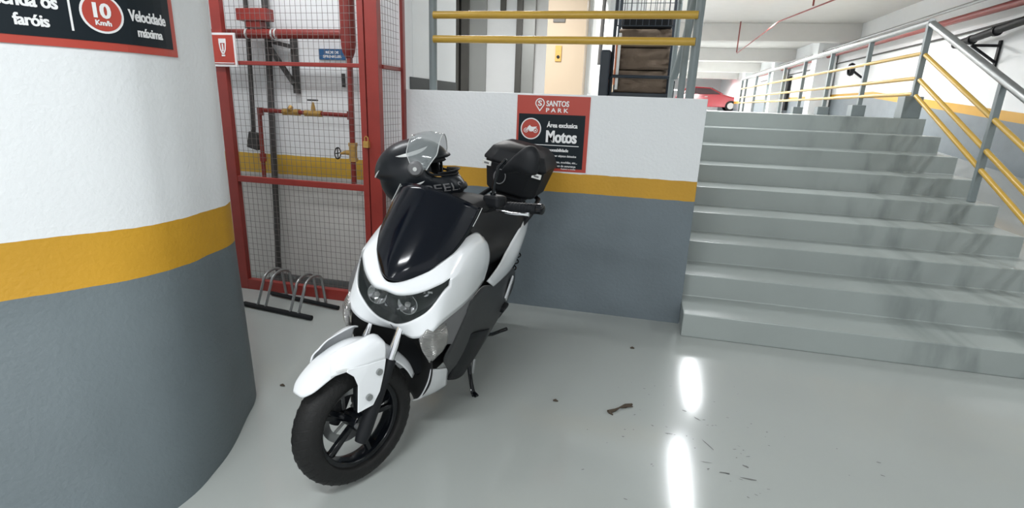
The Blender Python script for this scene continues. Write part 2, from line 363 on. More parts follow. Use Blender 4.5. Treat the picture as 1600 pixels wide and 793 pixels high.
# ------------------------------------------------------------------ fluorescent fittings
for i, (lx, ly, lz, ll, lp) in enumerate(LAMPS):
    t = thing('fluorescent_lamp', 'white twin tube ceiling fitting hanging ' + ['over the upper deck beyond the stair top', 'directly over the top of the stairs', 'over the floor in front of the scooter', 'over the red cage at the left', 'behind the viewer at the left', 'behind the viewer at the right', 'over the ramp beside the stairs'][i], 'ceiling lamp', (lx, ly, lz), group='fluorescent ceiling fittings')
    if along_x(ly): t.rotation_euler = (0, 0, PI / 2)
    MB().box(-.1, .1, -ll / 2 - .05, ll / 2 + .05, -.0, .07).build('housing', 'sign_white', t, bevel=.01)
    for s in (-1, 1): MB().cyl((s * .05, -ll / 2, -.03), (s * .05, ll / 2, -.03), .016, 10).build('lamp_tube', 'tube', t)
    for s in (-1, 1): MB().cyl((0, s * ll * .4, .06), (0, s * ll * .4, 3.96 - lz), .008, 8).build('hanger', 'dusty', t)

# ------------------------------------------------------------------ platform railing above the back wall
t = thing('guard_rail', 'grey and yellow guard rail standing on top of the low white wall', 'railing', (-1.57, 3.98, 1.62))
def L(v): return (v[0] + 1.57, v[1] - 3.98, v[2] - 1.62)
for x in (-1.59, .285):
    MB().cyl(L((x, 3.98, 1.615)), L((x, 3.98, 2.62)), .030, 16).build('post', 'steel_grey', t, smooth=True)
for z in (1.983, 2.147): MB().cyl(L((-1.575, 3.955, z)), L((.275, 3.955, z)), .026, 16).build('rail', 'rail_yellow', t, smooth=True)
MB().cyl(L((-1.62, 3.98, 2.62)), L((.31, 3.98, 2.62)), .032, 16).build('handrail', 'galv', t, smooth=True)
t = thing('stair_side_rail', 'grey handrail running back beside the stairs behind the corner post', 'railing', (.285, 4.25, 1.54))
def L(v): return (v[0] - .285, v[1] - 4.25, v[2] - 1.54)
MB().cyl(L((.24, 4.28, 1.54)), L((.24, 4.28, 2.62)), .026, 14).build('post', 'steel_grey', t, smooth=True)
MB().cyl(L((.24, 6.2, 1.54)), L((.24, 6.2, 2.62)), .026, 14).build('post', 'steel_grey', t, smooth=True)
MB().tube([L((.27, 4.05, 2.40)), L((.24, 4.5, 2.02)), L((.2, 4.75, 1.80))], .03, 14).build('brace', 'steel_grey', t, smooth=True)
MB().tube([L((.24, 4.1, 2.62)), L((.24, 6.22, 2.62))], .028, 14).build('handrail', 'steel_grey', t, smooth=True)

# ------------------------------------------------------------------ railing along stairs and ramp (right)
t = thing('stair_railing', 'grey handrail with yellow rails descending the right edge of the stairs', 'railing', (2.9, 5.45, .855))
def L(v): return (v[0] - 2.9, v[1] - 5.45, v[2] - .855)
RX = 2.86
slope = RISE / RUN
P0 = (RX, 6.98); 
def hz(y, base): return base - (6.98 - y) * slope
b = MB(); b.bar(L((RX, 5.45, .857)), L((RX, 5.45, hz(5.45, 2.53))), .05, .05, up=(0, 1, 0)); b.build('post', 'steel_grey', t, bevel=.004)
b = MB(); b.bar(L((RX, 3.90, .172)), L((RX, 3.90, hz(3.90, 2.53))), .05, .05, up=(0, 1, 0)); b.build('post', 'steel_grey', t, bevel=.004)
b = MB(); b.tube([L((RX, 6.93, 2.508)), L((RX, 3.7, hz(3.7, 2.53)))], .036, 16); b.build('handrail', 'galv', t, smooth=True)
for z in (2.22, 1.965, 1.80):
    for yy, y2 in ((6.93, 5.47), (5.43, 3.92)):
        MB().tube([L((RX, yy, hz(yy, z))), L((RX, y2, hz(y2, z)))], .022, 14).build('rail', 'rail_yellow', t, smooth=True)
t = thing('ramp_railing', 'long grey and yellow railing along the edge of the upper deck', 'railing', (RX, 6.98, TOP))
def L(v): return (v[0] - RX, v[1] - 6.98, v[2] - TOP)
ys = [6.98 + 1.555 * k for k in range(8)] + [18.6]
for i, y in enumerate(ys):
    MB().bar(L((RX, y, TOP + (.237, .152, .132, .132, 0, 0, 0, 0, 0)[i])), L((RX, y, 2.53 if i == 0 else 2.50)), .055, .055, up=(0, 1, 0)).build('post', 'steel_grey', t, bevel=.004)
MB().cyl(L((RX, 6.955, 2.53)), L((RX, 18.65, 2.50)), .036, 16).build('handrail', 'galv', t, smooth=True)
for z in (2.22, 1.965, 1.80): MB().cyl(L((RX - .01, 6.98, z)), L((RX - .01, 18.6, z)), .022, 12).build('rail', 'rail_yellow', t, smooth=True)
for y, x0, x1, h in ((6.98, 2.765, 2.95, .235), (8.535, 2.77, 2.94, .15), (10.09, 2.77, 2.94, .13), (11.645, 2.77, 2.94, .13)):
    b = MB().box(x0, x1, y - .035, y + .15, TOP, TOP + h); o = b.build('railing_kerb_block', 'steel_grey', bevel=.006)
    tag(o, {6.98: 'large grey concrete block at the foot of the corner post at the stair top', 8.535: 'small grey block under the second post of the upper deck railing',
            10.09: 'grey block farther along, under the third railing post', 11.645: 'farthest grey block under the upper deck railing'}[y], 'concrete block')

# ------------------------------------------------------------------ pipes on the right wall / ceiling
o = MB().tube([(5.2, 8.6, 3.24), (5.2, 30, 3.24)], .06, 12).build('sprinkler_main', 'red_dark', smooth=True); tag(o, 'thick dark red sprinkler pipe running along the right wall under the ceiling', 'pipe')
o = MB().tube([(5.46, 9.2, 3.10), (5.46, 12, 3.04), (5.46, 30, 3.0)], .018, 10).build('conduit', 'dusty', smooth=True); tag(o, 'thin grey conduit running along the right wall below the red pipe', 'pipe')
o = MB().tube([(5.05, 8.4, 3.40), (5.05, 30, 3.36)], .03, 10).build('service_pipe', 'galv', smooth=True); tag(o, 'pale galvanised pipe along the top of the right wall beside the red pipe', 'pipe')
t = thing('drain_pipe', 'thick black drain pipe on a bracket on the right wall', 'pipe', (5.25, 11.55, 2.82))
b = MB(); b.tube([(0, .15, 0), (0, -2.4, .22)], .062, 14)
for y in (0, -.35, -1.0): b.tube([(0, y + .04, .0 - y * .09), (0, y - .04, .0 - y * .09)], .078, 14)
b.build('pipe_run', 'black', t, smooth=True)
t = thing('pipe_bracket', 'black triangular bracket under the drain pipe on the right wall', 'bracket', (5.495, 10.8, 2.66))
b = MB(); b.bar((-.02, 0, .14), (-.02, 0, -.34), .06, .03); b.bar((-.42, 0, .06), (-.02, 0, .06), .04, .04); b.bar((-.40, 0, .05), (-.02, 0, -.20), .035, .035); b.build('bracket_frame', 'black', t)
# thin pipe and drops on ceiling
o = MB().tube([(2.35, 17.0, 3.12), (2.5, 12.8, 3.36), (3.2, 9.2, 3.44)], .014, 8).build('sprinkler_branch', 'red_dark'); tag(o, 'thin dark red sprinkler branch pipe slanting under the ceiling beams', 'pipe')
for i, (x, y, z0, z1) in enumerate(((2.34, 17.02, 3.14, 3.95), (2.75, 11.4, 3.42, 3.95))):
    o = MB().cyl((x, y, z0), (x, y, z1), .016, 8).build('pipe_hanger', 'red_dark'); tag(o, ['short dark red rod holding the far end of the sprinkler branch', 'short dark red rod holding the near end of the sprinkler branch'][i], 'pipe hanger')
o = MB().tube([(-9, 40, 3.0), (4, 40, 2.75)], .05, 10).build('far_pipe', 'pale'); tag(o, 'pale pipe crossing the bright far end of the deck', 'pipe')
# far small wall fittings
t = thing('wall_fan', 'small black wall fan on the right wall beyond the railing', 'fan', (5.45, 16.6, 2.72))
b = MB(); b.lathe([(.15, -.05), (.17, 0), (.15, .05), (.13, .04), (.145, 0), (.13, -.04)], (-.25, 0, 0), 'x', 24)
for k in range(6): b.bar((-.25, 0, 0), (-.25, .15 * math.cos(k), .15 * math.sin(k)), .05, .01, up=(1, 0, 0))
b.build('fan_cage', 'black', t); MB().bar((-.22, 0, -.02), (.04, 0, -.2), .05, .05).build('fan_arm', 'black', t)
for i, (y, z, h, w_) in enumerate(((24.0, 2.05, 1.2, .16), (20.8, 2.35, .55, .12))):
    o = MB().box(5.38, 5.49, y, y + w_ * 2, z - h / 2 + .2, z + h / 2 + .3).build('wall_box', ['black', 'red_dark'][i], bevel=.01)
    tag(o, ['tall narrow black cable box on the right wall far back', 'small dark red fire box on the right wall'][i], 'wall box')

# ------------------------------------------------------------------ elevator lobby details
t = thing('elevator_door', 'grey steel elevator door and dark jamb left of the white lobby wall', 'elevator door', (-3.4, 10.49, TOP))
def L(v): return (v[0] + 3.4, v[1] - 10.5, v[2] - TOP)
MB().box(*[a for a in (-3.79 + 3.4, -3.61 + 3.4, -.14, -.0, 0, 2.3)]).build('jamb', 'dark_steel', t)
MB().box(-3.57 + 3.4, -3.42 + 3.4, -.12, 0, 0, 2.3).build('jamb', 'dark_steel', t)
MB().box(-3.42 + 3.4, -3.09 + 3.4, -.06, 0, 0, 2.3).build('door_leaf', 'brushed', t)
MB().box(-3.61 + 3.4, -3.57 + 3.4, -.03, 0, 0, 2.3).build('gap_strip', 'black_matte', t)
t = thing('steel_portal', 'narrow grey steel elevator jamb between white wall and beige panel', 'elevator door', (-2.3, 10.49, TOP))
MB().box(-.18, -.07, -.16, 0, 0, 2.35).build('jamb', 'dark_steel', t); MB().box(-.07, .16, -.10, 0, 0, 2.35).build('door_leaf', 'brushed', t)
o = MB().box(-2.83, -2.72, 10.44, 10.5, 3.2, 3.6).build('lobby_sign', 'dark_steel', bevel=.01); tag(o, 'small dark narrow sign high on the white lobby wall', 'sign')
t = thing('call_button_panel', 'small brass call button panel on the beige wall', 'button panel', (-1.44, 8.95, 2.33))
MB().box(-.05, .05, -.02, 0, -.12, .12).build('face_plate', 'brass', t, bevel=.005); MB().cyl((0, -.03, -.05), (0, -.01, -.05), .025, 14).build('button', 'black', t)
o = MB().box(-1.55, -1.36, 8.93, 8.95, 2.79, 2.86).build('floor_display', 'dark_steel', bevel=.004); tag(o, 'small dark floor display above the call buttons on the beige wall', 'display')
o = MB().box(-.973, -.965, 9.35, 9.9, 1.75, 3.4).build('notice_sheet', 'pale'); tag(o, 'tall pale notice sheet on the white wall edge beside the beige panel', 'notice')
o = MB().tube([(-1.0 + .25, 8.6, 2.15), (-1.0 + .27, 8.6, 3.9)], .03, 8).build('hanging_pole', 'dusty'); tag(o, 'dark vertical pole standing between beige wall and roll cage trolley', 'pole')
o = MB().box(-3.2, -1.9, 9.4, 10.2, TOP, TOP + .07).build('door_mat', 'grime'); tag(o, 'low dark mat on the platform in front of the elevators', 'mat')

# roll-cage trolley with sacks
t = thing('roll_cage_trolley', 'dark wire roll cage trolley loaded with brown sacks behind the yellow rails', 'trolley', (-.07, 6.5, TOP))
def P_(x, y, z): return (x + .07, y - 6.5, z - TOP)
for x in (-.42, .24):
    for y in (6.5, 7.3): MB().cyl(P_(x, y, TOP + .14), P_(x, y, 3.25), .019, 10).build('upright', 'trolley', t)
b = MB().box(-.46 + .07, .28 + .07, 0, .8, .12, .17); b.build('base', 'trolley', t, bevel=.005)
MB().tube([P_(-.44, 6.46, 1.86), P_(-.40, 6.42, 1.88), P_(.22, 6.42, 1.88), P_(.27, 6.46, 1.84), P_(.27, 6.46, 1.66)], .018, 10).build('push_bar', 'trolley', t)
b = MB()
for x in np.linspace(-.40, .22, 12): b.cyl(P_(x, 7.3, 1.7), P_(x, 7.3, 3.2), .004, 5)
for z in np.linspace(1.75, 3.2, 8): b.cyl(P_(-.42, 7.3, z), P_(.24, 7.3, z), .004, 5)
b.build('wire_mesh', 'trolley', t); b = MB()
for x in np.linspace(-.40, .22, 10): b.cyl(P_(x, 6.5, 2.42), P_(x, 6.5, 3.2), .004, 5)
for z in (2.42, 2.8, 3.2): b.cyl(P_(-.42, 6.5, z), P_(.24, 6.5, z), .006, 5)
b.build('wire_mesh', 'trolley', t)
for x in (-.38, .20):
    for y in (6.56, 7.24):
        MB().cyl(P_(x - .018, y, TOP + .06), P_(x + .018, y, TOP + .06), .06, 16).build('caster', 'black', t)
MB().box(-.325, -.305, -.05, -.03, .25, .70).build('label_board', 'orange', t); MB().box(-.30, -.27, -.05, -.03, .20, .80).build('label_board', 'pale', t)
b = MB().box(-.55 + .07, -.44 + .07, -.1, .3, .02, .62); b.build('side_box', 'trolley', t, bevel=.02)
for i, (x0, x1, z0, z1) in enumerate(((-.38, .20, TOP + .175, TOP + .41), (-.38, .20, TOP + .425, TOP + .65), (-.37, .20, TOP + .665, TOP + .85))):
    P = MB(); P.box(x0, x1, 6.53, 7.25, z0, z1); bmesh.ops.subdivide_edges(P.bm, edges=P.bm.edges, cuts=6, use_grid_fill=True)
    for v in P.bm.verts: v.co += Vector((0, random.uniform(-.04, .03), 0)) if abs(v.co.y - 6.53) < .01 and z0 + .01 < v.co.z < z1 - .01 else Vector((0, 0, 0))
    o = P.build('sack', 'cardboard', smooth=True, angle=180)
    tag(o, ['brown sack at the bottom of the roll cage trolley', 'brown sack in the middle of the stack on the trolley', 'brown sack on top of the stack on the trolley'][i], 'sack')
o = MB().box(-.36, .20, 6.6, 7.2, TOP + .865, TOP + 1.05).build('black_crate', 'black', bevel=.02); tag(o, 'flat black crate lying on the brown sacks in the trolley', 'crate')

# ------------------------------------------------------------------ red car far back
t = thing('red_car', 'red hatchback parked far back on the upper deck', 'car', (3.95, 39.0, TOP))
sec = []   # side outline (x forward = +X) : list of (x, z_low, z_top, z_shoulder)
outl = [(-2.05, .35), (-2.1, .75), (-1.95, 1.0), (-1.5, 1.36), (-1.0, 1.46), (.05, 1.43), (.85, 1.02), (1.15, .93), (1.85, .80), (2.1, .62), (2.12, .32), (1.8, .22), (-1.9, .22)]
P = MB(); rr = []
for yy, k in ((-.80, .93), (-.86, 1.0), (.86, 1.0), (.80, .93)):
    rr.append([(x * (.985 if k < 1 else 1), yy * (1 - .16 * max(0, (z - .9)) / .55), z * k + (.22 * (1 - k))) for x, z in outl])
P.loft(rr); P.build('body', 'car', t, smooth=True, bevel=.03)
for s in (-1, 1):
    pts = [(-1.45, 1.26), (-1.0, 1.38), (.02, 1.36), (.72, 1.02), (-1.6, .99)]
    MB().prism([(x, s * (.868 * (1 - .16 * (z - .9) / .55)), z) for x, z in pts], (0, s * .012, 0)).build('side_window', 'car_glass', t)
    for wx in (-1.28, 1.38):
        o = MB(); o.cyl((wx, s * .70, .31), (wx, s * .885, .31), .32, 28); o = o.build('wheel', 'tyre', t, bevel=.02)
        MB().cyl((wx, s * .88, .31), (wx, s * .895, .31), .20, 20).build('hubcap', 'silver', o)
    MB().box(.62, .78, min(s * .86, s * 1.0), max(s * .86, s * 1.0), .98, 1.10).build('wing_mirror', 'car', t, bevel=.03)
    for hx in (-.1, -1.0): MB().box(hx - .18, hx, min(s * .868, s * .89), max(s * .868, s * .89), .83, .86).build('door_handle', 'silver', t)
MB().prism([(.1, -.66, 1.40), (.84, -.74, 1.03), (.84, .74, 1.03), (.1, .66, 1.40)], (.03, 0, .03)).build('windscreen', 'car_glass', t)
MB().box(1.98, 2.13, -.7, .7, .55, .68).build('headlight_strip', 'silver', t, bevel=.02)

# ------------------------------------------------------------------ cage with pipes
CY = 3.51
t = thing('hydrant_cage', 'tall red steel frame cage with wire mesh enclosing the fire pipes', 'cage', (-2.45, CY, 0))
def L(v): return (v[0] + 2.45, v[1] - CY, v[2])
def cb(x0, x1, y0, y1, z0, z1, name='frame_bar', m_='red', par=None):
    a = L((x0, y0, z0)); c = L((x1, y1, z1)); return MB().box(a[0], c[0], a[1], c[1], a[2], c[2]).build(name, m_, par or t, bevel=.003)
HT = 2.75
cb(-3.115, -3.03, CY, CY + .045, 0, HT, 'corner_post')
cb(-1.896, -1.803, CY, CY + .06, 0, HT, 'corner_post')
cb(-1.80, -1.775, 3.855, 3.895, 0, HT, 'wall_post', 'red_dark')
cb(-3.03, -1.905, CY + .005, CY + .04, HT - .06, HT)
cb(-3.03, -1.905, CY, CY + .05, .0, .085)
# door leaf of the cage
for z0, z1 in ((1.745, 1.772), (.885, .93)): cb(-3.03, -1.948, CY + .004, CY + .034, z0, z1, 'cross_bar')
cb(-1.948, -1.903, CY - .004, CY + .040, .087, HT - .062, 'door_stile')
for z0, z1 in ((1.745, 1.772), (.885, .93), (0, .06), (HT - .05, HT)): cb(-1.84, -1.79, CY + .06, 3.855, z0, z1, 'side_bar', 'red_dark' if z0 > 1 else 'red')
b = MB(); Yw = CY + .045
for x in np.arange(-3.025, -1.95, .0415): b.bar(L((x, Yw, .06)), L((x, Yw, HT)), .0022)
for z in np.arange(.10, HT, .0465): b.bar(L((-3.03, Yw + .003, z)), L((-1.94, Yw + .003, z)), .0022)
b.build('wire_mesh', 'wire', t)
b = MB()
for y in np.arange(CY + .065, 3.86, .0415): b.bar(L((-1.815, y, .03)), L((-1.815, y, HT)), .0022)
for z in np.arange(.06, HT, .0465): b.bar(L((-1.815, CY + .06, z)), L((-1.815, 3.87, z)), .0022)
b.build('side_wire_mesh', 'wire', t)
o = MB(); o.box(*[-1.925 + 2.45, -1.885 + 2.45, -.03, .0, 1.205, 1.25]); o.tube([(-1.918 + 2.45, -.015, 1.25), (-1.918 + 2.45, -.015, 1.275), (-1.905 + 2.45, -.015, 1.285), (-1.892 + 2.45, -.015, 1.275), (-1.892 + 2.45, -.015, 1.25)], .004, 8)
o = o.build('padlock', 'brass', None, bevel=.003); o.location = (-2.45, CY, 0); tag(o, 'small brass padlock on the red cage door', 'padlock')
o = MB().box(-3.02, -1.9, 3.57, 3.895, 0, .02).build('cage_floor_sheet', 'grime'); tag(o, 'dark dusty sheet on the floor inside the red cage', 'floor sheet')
# label plate on cage post
t = thing('hydrant_sign', 'small square red and white sign with a hydrant symbol on the cage post', 'sign', (-3.02, CY - .01, 1.845))
def sg(x0, x1, z0, z1, y0, y1, m_, nm): return MB().box(x0, x1, y0, y1, z0, z1).build(nm, m_, t)
sg(-.10, .105, -.115, .115, -.004, .008, 'sign_white', 'plate'); sg(-.085, .09, -.10, .10, -.006, -.003, 'sign_red', 'red_field')
b = MB(); b.box(-.03, .03, -.0085, -.0055, .045, .075)
b.prism([(-.03 + .0, -.0055, .045), (-.024, -.0055, .0), (-.01, -.0055, -.03), (.01, -.0055, -.03), (.024, -.0055, .0), (.03, -.0055, .045), (.020, -.0055, .045), (.016, -.0055, .005), (.006, -.0055, -.018), (-.006, -.0055, -.018), (-.016, -.0055, .005), (-.020, -.0055, .045)], (0, -.003, 0))
b.box(-.006, .006, -.0085, -.0055, -.012, .04); b.box(-.014, .014, -.0085, -.0055, -.045, -.034); b.box(-.08, .085, -.0085, -.0055, -.094, -.088)
b.build('symbol', 'sign_white', t)
# fire pipework
t = thing('sprinkler_pipework', 'red fire pipes with brass valves inside the cage', 'pipework', (-2.45, 3.7, .9))
def L(v): return (v[0] + 2.45, v[1] - 3.7, v[2] - .9)
Yp = 3.7
MB().tube([L((-3.6, Yp, 1.975)), L((-2.13, Yp, 1.98))], .034, 18).build('main_pipe', 'red_dark', t, smooth=True)
MB().tube([L((-2.13, Yp, 3.9)), L((-2.13, Yp, 1.91)), L((-2.13, Yp, 1.86)), L((-2.125, Yp, 1.82))], [.052, .052, .045, .026], 18).build('riser', 'red_dark', t, smooth=True)
MB().tube([L((-2.125, Yp, 1.84)), L((-2.135, Yp, .905))], .021, 14).build('drop_pipe', 'red_dark', t, smooth=True)
MB().tube([L((-2.14, Yp, 1.415)), L((-2.89, Yp, 1.425)), L((-2.915, Yp, 1.415)), L((-2.925, Yp, 1.385)), L((-2.935, Yp, .90))], .016, 12).build('branch_pipe', 'red_dark', t, smooth=True)
for x, z in ((-2.915, 1.415), (-2.14, 1.415), (-2.93, 1.06)): MB().tube([L((x, Yp, z + .03)), L((x, Yp, z - .03))], .025, 12).build('fitting', 'red_dark', t, smooth=True)
b = MB(); b.tube([L((-2.71, Yp, 1.42)), L((-2.68, Yp, 1.42))], .028, 6); b.tube([L((-2.68, Yp, 1.42)), L((-2.60, Yp, 1.42))], .022, 14); b.tube([L((-2.60, Yp, 1.42)), L((-2.57, Yp, 1.42))], .028, 6)
b.tube([L((-2.64, Yp - .03, 1.43)), L((-2.64, Yp, 1.46))], .018, 8); b.build('check_valve', 'brass', t)
v_ = MB(); v_.tube([L((-2.52, Yp, 1.417)), L((-2.49, Yp, 1.417))], .026, 6); v_.tube([L((-2.49, Yp, 1.417)), L((-2.41, Yp, 1.417))], .021, 14); v_.tube([L((-2.41, Yp, 1.417)), L((-2.38, Yp, 1.417))], .026, 6)
v_.tube([L((-2.45, Yp, 1.42)), L((-2.45, Yp, 1.46)), L((-2.45, Yp, 1.50))], [.02, .016, .008], 10); v_ = v_.build('gate_valve', 'brass', t)
def handwheel(c, ax, par, r=.036):
    b = MB(); c = V(c); u = V(1, 0, 0) if ax != 'x' else V(0, 1, 0); w_ = V(0, 1, 0) if ax == 'z' else V(0, 0, 1)
    b.tube([c + (u * math.cos(a) + w_ * math.sin(a)) * r for a in np.linspace(0, 2 * PI, 21)[:-1]], .005, 8, closed=True)
    for k in range(4): b.cyl(c, c + (u * math.cos(k * PI / 2) + w_ * math.sin(k * PI / 2)) * r, .004, 6)
    b.build('handwheel', 'black', par)
handwheel(L((-2.45, Yp, 1.515)), 'z', v_)
v2 = MB(); v2.tube([L((-2.13, Yp, 1.215)), L((-2.13, Yp, 1.19))], .034, 6); v2.tube([L((-2.13, Yp, 1.19)), L((-2.132, Yp, 1.10))], .030, 14); v2.tube([L((-2.13, Yp, 1.10)), L((-2.13, Yp, 1.075))], .034, 6)
v2.tube([L((-2.13, Yp, 1.14)), L((-2.19, Yp, 1.14)), L((-2.235, Yp, 1.13))], [.024, .018, .008], 10); v2 = v2.build('angle_valve', 'brass', t)
handwheel(L((-2.262, Yp, 1.13)), 'x', v2, .042)
for x in (-2.97, -2.75, -2.72): MB().tube([L((x, Yp, 1.978)), L((x + .014, Yp, 1.978))], .038, 16).build('clamp', 'silver', t)
t = thing('switch_box', 'red metal box on a grey conduit above the fire pipe', 'junction box', (-2.9, 3.72, 2.11))
MB().box(-.13, .13, -.05, .04, -.042, .042).build('box_body', 'red', t, bevel=.005); MB().box(-.06, .06, -.04, .04, -.092, -.042).build('box_neck', 'red_dark', t, bevel=.005)
t = thing('grey_conduit', 'dark grey conduit ending in a drooping box left of the brass valves', 'pipe', (-3.055, 3.79, 1.12))
MB().tube([(.03, 0, 1.6), (.02, 0, .85), (-.01, 0, .15), (-.02, 0, .10)], .018, 10).build('conduit_pipe', 'dusty', t, smooth=True)
MB().box(-.07, .03, -.03, .03, -.01, .12).xf(Matrix.Rotation(.25, 4, 'Y')).build('end_box', 'dusty', t, bevel=.006)
o = MB().tube([(-2.91, 3.85, 3.9), (-2.91, 3.85, 1.9), (-2.97, 3.85, .5), (-3.0, 3.85, .02)], .024, 12).build('drain_stack', 'dusty', smooth=True); tag(o, 'long dark grey pipe running down the wall to the floor in the cage', 'pipe')
t = thing('wall_bracket', 'dark triangular steel bracket on the wall behind the fire pipe', 'bracket', (-2.70, 3.895, 1.75))
b = MB(); b.bar((0, -.02, .22), (0, -.02, -.19), .045, .03, up=(0, 1, 0)); b.bar((-.21, -.05, .17), (0, -.05, -.12), .03, .03, up=(0, 1, 0)); b.bar((-.22, -.05, .20), (.02, -.05, .15), .03, .03, up=(0, 1, 0)); b.build('bracket_frame', 'dusty', t)
t = thing('blue_sign', 'small blue sign with white lettering on the wall inside the cage', 'sign', (-2.38, 3.89, 1.857))
MB().box(-.112, .112, -.008, .008, -.038, .038).build('plate', 'sign_blue', t)
RXm = Matrix.Rotation(PI / 2, 4, 'X')
add_text(fit_text('REDE DE', -.05, .06, .006, .018), Matrix.Translation((0, -.009, 0)) @ RXm, 'sign_white', t)
add_text(fit_text('SPRINKLER', -.075, .085, -.024, .018), Matrix.Translation((0, -.009, 0)) @ RXm, 'sign_white', t)
o = MB().box(-2.31, -2.285, 3.885, 3.9, 1.62, 1.72).build('wall_hook', 'dusty'); tag(o, 'tiny dark hook on the wall beneath the blue sign', 'hook')

# ------------------------------------------------------------------ bike rack
t = thing('bike_rack', 'low steel bicycle rack with four curved hoops in front of the red cage', 'bike rack', (-2.5, 3.2, 0))
def L(v): return (v[0] + 2.5, v[1] - 3.2, v[2])
MB().tube([L((-2.80, 3.185, .02)), L((-2.175, 3.10, .02))], .018, 12).build('base_bar', 'black', t, smooth=True)
MB().tube([L((-2.76, 3.44, .02)), L((-2.10, 3.33, .02))], .016, 12).build('base_bar', 'black', t, smooth=True)
for x, y in ((-2.675, 3.168), (-2.60, 3.158), (-2.37, 3.127), (-2.295, 3.117)):
    P = [(x, y, .02)]
    for a in np.linspace(0, PI, 11): P.append((x + .035 + .0 * a, y + .135 - .10 * math.cos(a) * 1.1 + .02, .205 + .062 * math.sin(a)))
    P.append((x + .06, y + .262, .02))
    MB().tube([L(p) for p in P], .0105, 10).build('hoop', 'galv', t, smooth=True)

# ------------------------------------------------------------------ signs
t = thing('parking_rules_sign', 'red and black parking sign for motorbikes on the low white wall', 'sign', (-.907, 3.9, 1.607))
SW, SH = .527, .53
def q(u0, u1, v0, v1, y0, y1): return MB().box(u0, u1, -y1, -y0, -v1, -v0)
q(0, SW, 0, SH, 0, .004).build('board', 'sign_red', t); q(.016, SW - .028, .128, SH - .022, .004, .0055).build('black_panel', 'sign_black', t)
def tx(s, u0, u1, base, cap, m_='sign_white', bold=.02, y=.0058, sp=1.0):
    add_text(fit_text(s, u0, u1, -base, cap, bold, .0004, sp), Matrix.Translation((0, -y - .0004, 0)) @ RXm, m_, t)
tx('SANTOS', .213, .378, .071, .038, y=.0042, bold=.04); tx('P A R K', .213, .375, .112, .028, y=.0042, bold=.03)
tx('Área exclusica', .225, .448, .217, .032, bold=.05); tx('Motos', .222, .448, .322, .082, bold=.055)
tx('Termos de responsabilidade', .086, .392, .388, .022, bold=.05)
tx('• Não nos responsabilizamos', .05, .2, .412, .014); tx('por quaisquer objetos deixados', .205, .452, .425, .015, bold=.02)
tx('roubo de capas, mochilas, etc...', .205, .462, .470, .015, bold=.02); tx('com dispositivo de segurança', .205, .452, .497, .015, bold=.02); tx('Sujeito a multa', .345, .452, .514, .009)
q(.025, .465, .342, .347, .0055, .0062).build('divider_line', 'sign_white', t)
def disc(cu, cv, r, y0, y1, m_, nm, sx=1.0):
    b = MB(); n = 40; b.prism([(cu + sx * r * math.cos(2 * PI * k / n), -y0, -cv + r * math.sin(2 * PI * k / n)) for k in range(n)], (0, -(y1 - y0), 0)); return b.build(nm, m_, t)
disc(.108, .233, .076, .0055, .0062, 'sign_white', 'round_symbol'); disc(.108, .233, .068, .0062, .0066, 'sign_red', 'round_symbol_field')
b = MB()
for cx_ in (.072, .143):
    b.tube([(cx_ + .0145 * math.cos(a), -.0072, -.245 + .0145 * math.sin(a)) for a in np.linspace(0, 2 * PI, 17)[:-1]], .0028, 5, closed=True)
    b.prism([(cx_ + .006 * math.cos(a), -.0066, -.245 + .006 * math.sin(a)) for a in np.linspace(0, 2 * PI, 13)[:-1]], (0, -.001, 0))
b.prism([(x, -.0066, -z) for x, z in ((.078, .24), (.084, .222), (.094, .212), (.101, .207), (.106, .216), (.118, .220), (.152, .217), (.150, .223), (.135, .231), (.128, .25), (.112, .254), (.098, .252), (.09, .236), (.078, .247))], (0, -.001, 0))
b.build('motorbike_symbol', 'sign_white', t)
# pin logo
b = MB(); n = 28; pc = (.167, .052); R1, R2 = .034, .027
def pin(r, tip): return [(pc[0] + r * math.sin(a), -.004, -(pc[1]) + r * math.cos(a)) for a in np.linspace(-2.3, 2.3, n)] + [(pc[0], -.004, -pc[1] - tip)]
o1, i1 = pin(R1, .058), pin(R2, .046)
m_ = len(o1); vs = o1 + i1 + [(x, y - .001, z) for x, y, z in o1 + i1]
b.faces(vs, [(k, (k + 1) % m_, m_ + (k + 1) % m_, m_ + k) for k in range(m_)] + [(2 * m_ + k, 3 * m_ + k, 3 * m_ + (k + 1) % m_, 2 * m_ + (k + 1) % m_) for k in range(m_)])
b.build('pin_logo', 'sign_white', t)
tx('S', .152, .182, .070, .036, y=.0042, bold=.04)

# curved sign on the rounded wall
Qp = [Vector((x, y)) for x, y in PT[::-1]]; cs = [0]
for a, c in zip(Qp, Qp[1:]): cs.append(cs[-1] + (c - a).length)
Qd = [Vector(p) for p in PTd[::-1]]; cd = [0]
for a, c in zip(Qd, Qd[1:]): cd.append(cd[-1] + (c - a).length)
_sc = cs[-1] / cd[-1]
def wallp(s, z, off):
    s = s / _sc; s = max(0, min(cd[-1] - 1e-4, s)); i = max(k for k in range(len(cd) - 1) if cd[k] <= s)
    a, c = Qd[i], Qd[i + 1]; p = a.lerp(c, (s - cd[i]) / (cd[i + 1] - cd[i]))
    a0 = Qd[max(0, i - 1)]; c0 = Qd[min(len(Qd) - 1, i + 2)]; d = (c0 - a0).normalized(); nrm = Vector((d.y, -d.x))
    return Vector((p.x + nrm.x * off, p.y + nrm.y * off, z))
t = thing('speed_limit_sign', 'large red bordered black sign with speed limit on the rounded wall', 'sign', (0, 0, 0))
def sheet(s0, s1, z0, z1, off, th, m_, nm):
    b = MB(); n = 40; S_ = np.linspace(s0, s1, n)
    ring = [[wallp(s, z0, off), wallp(s, z1, off), wallp(s, z1, off + th), wallp(s, z0, off + th)] for s in S_]
    b.loft(ring); return b.build(nm, m_, t)
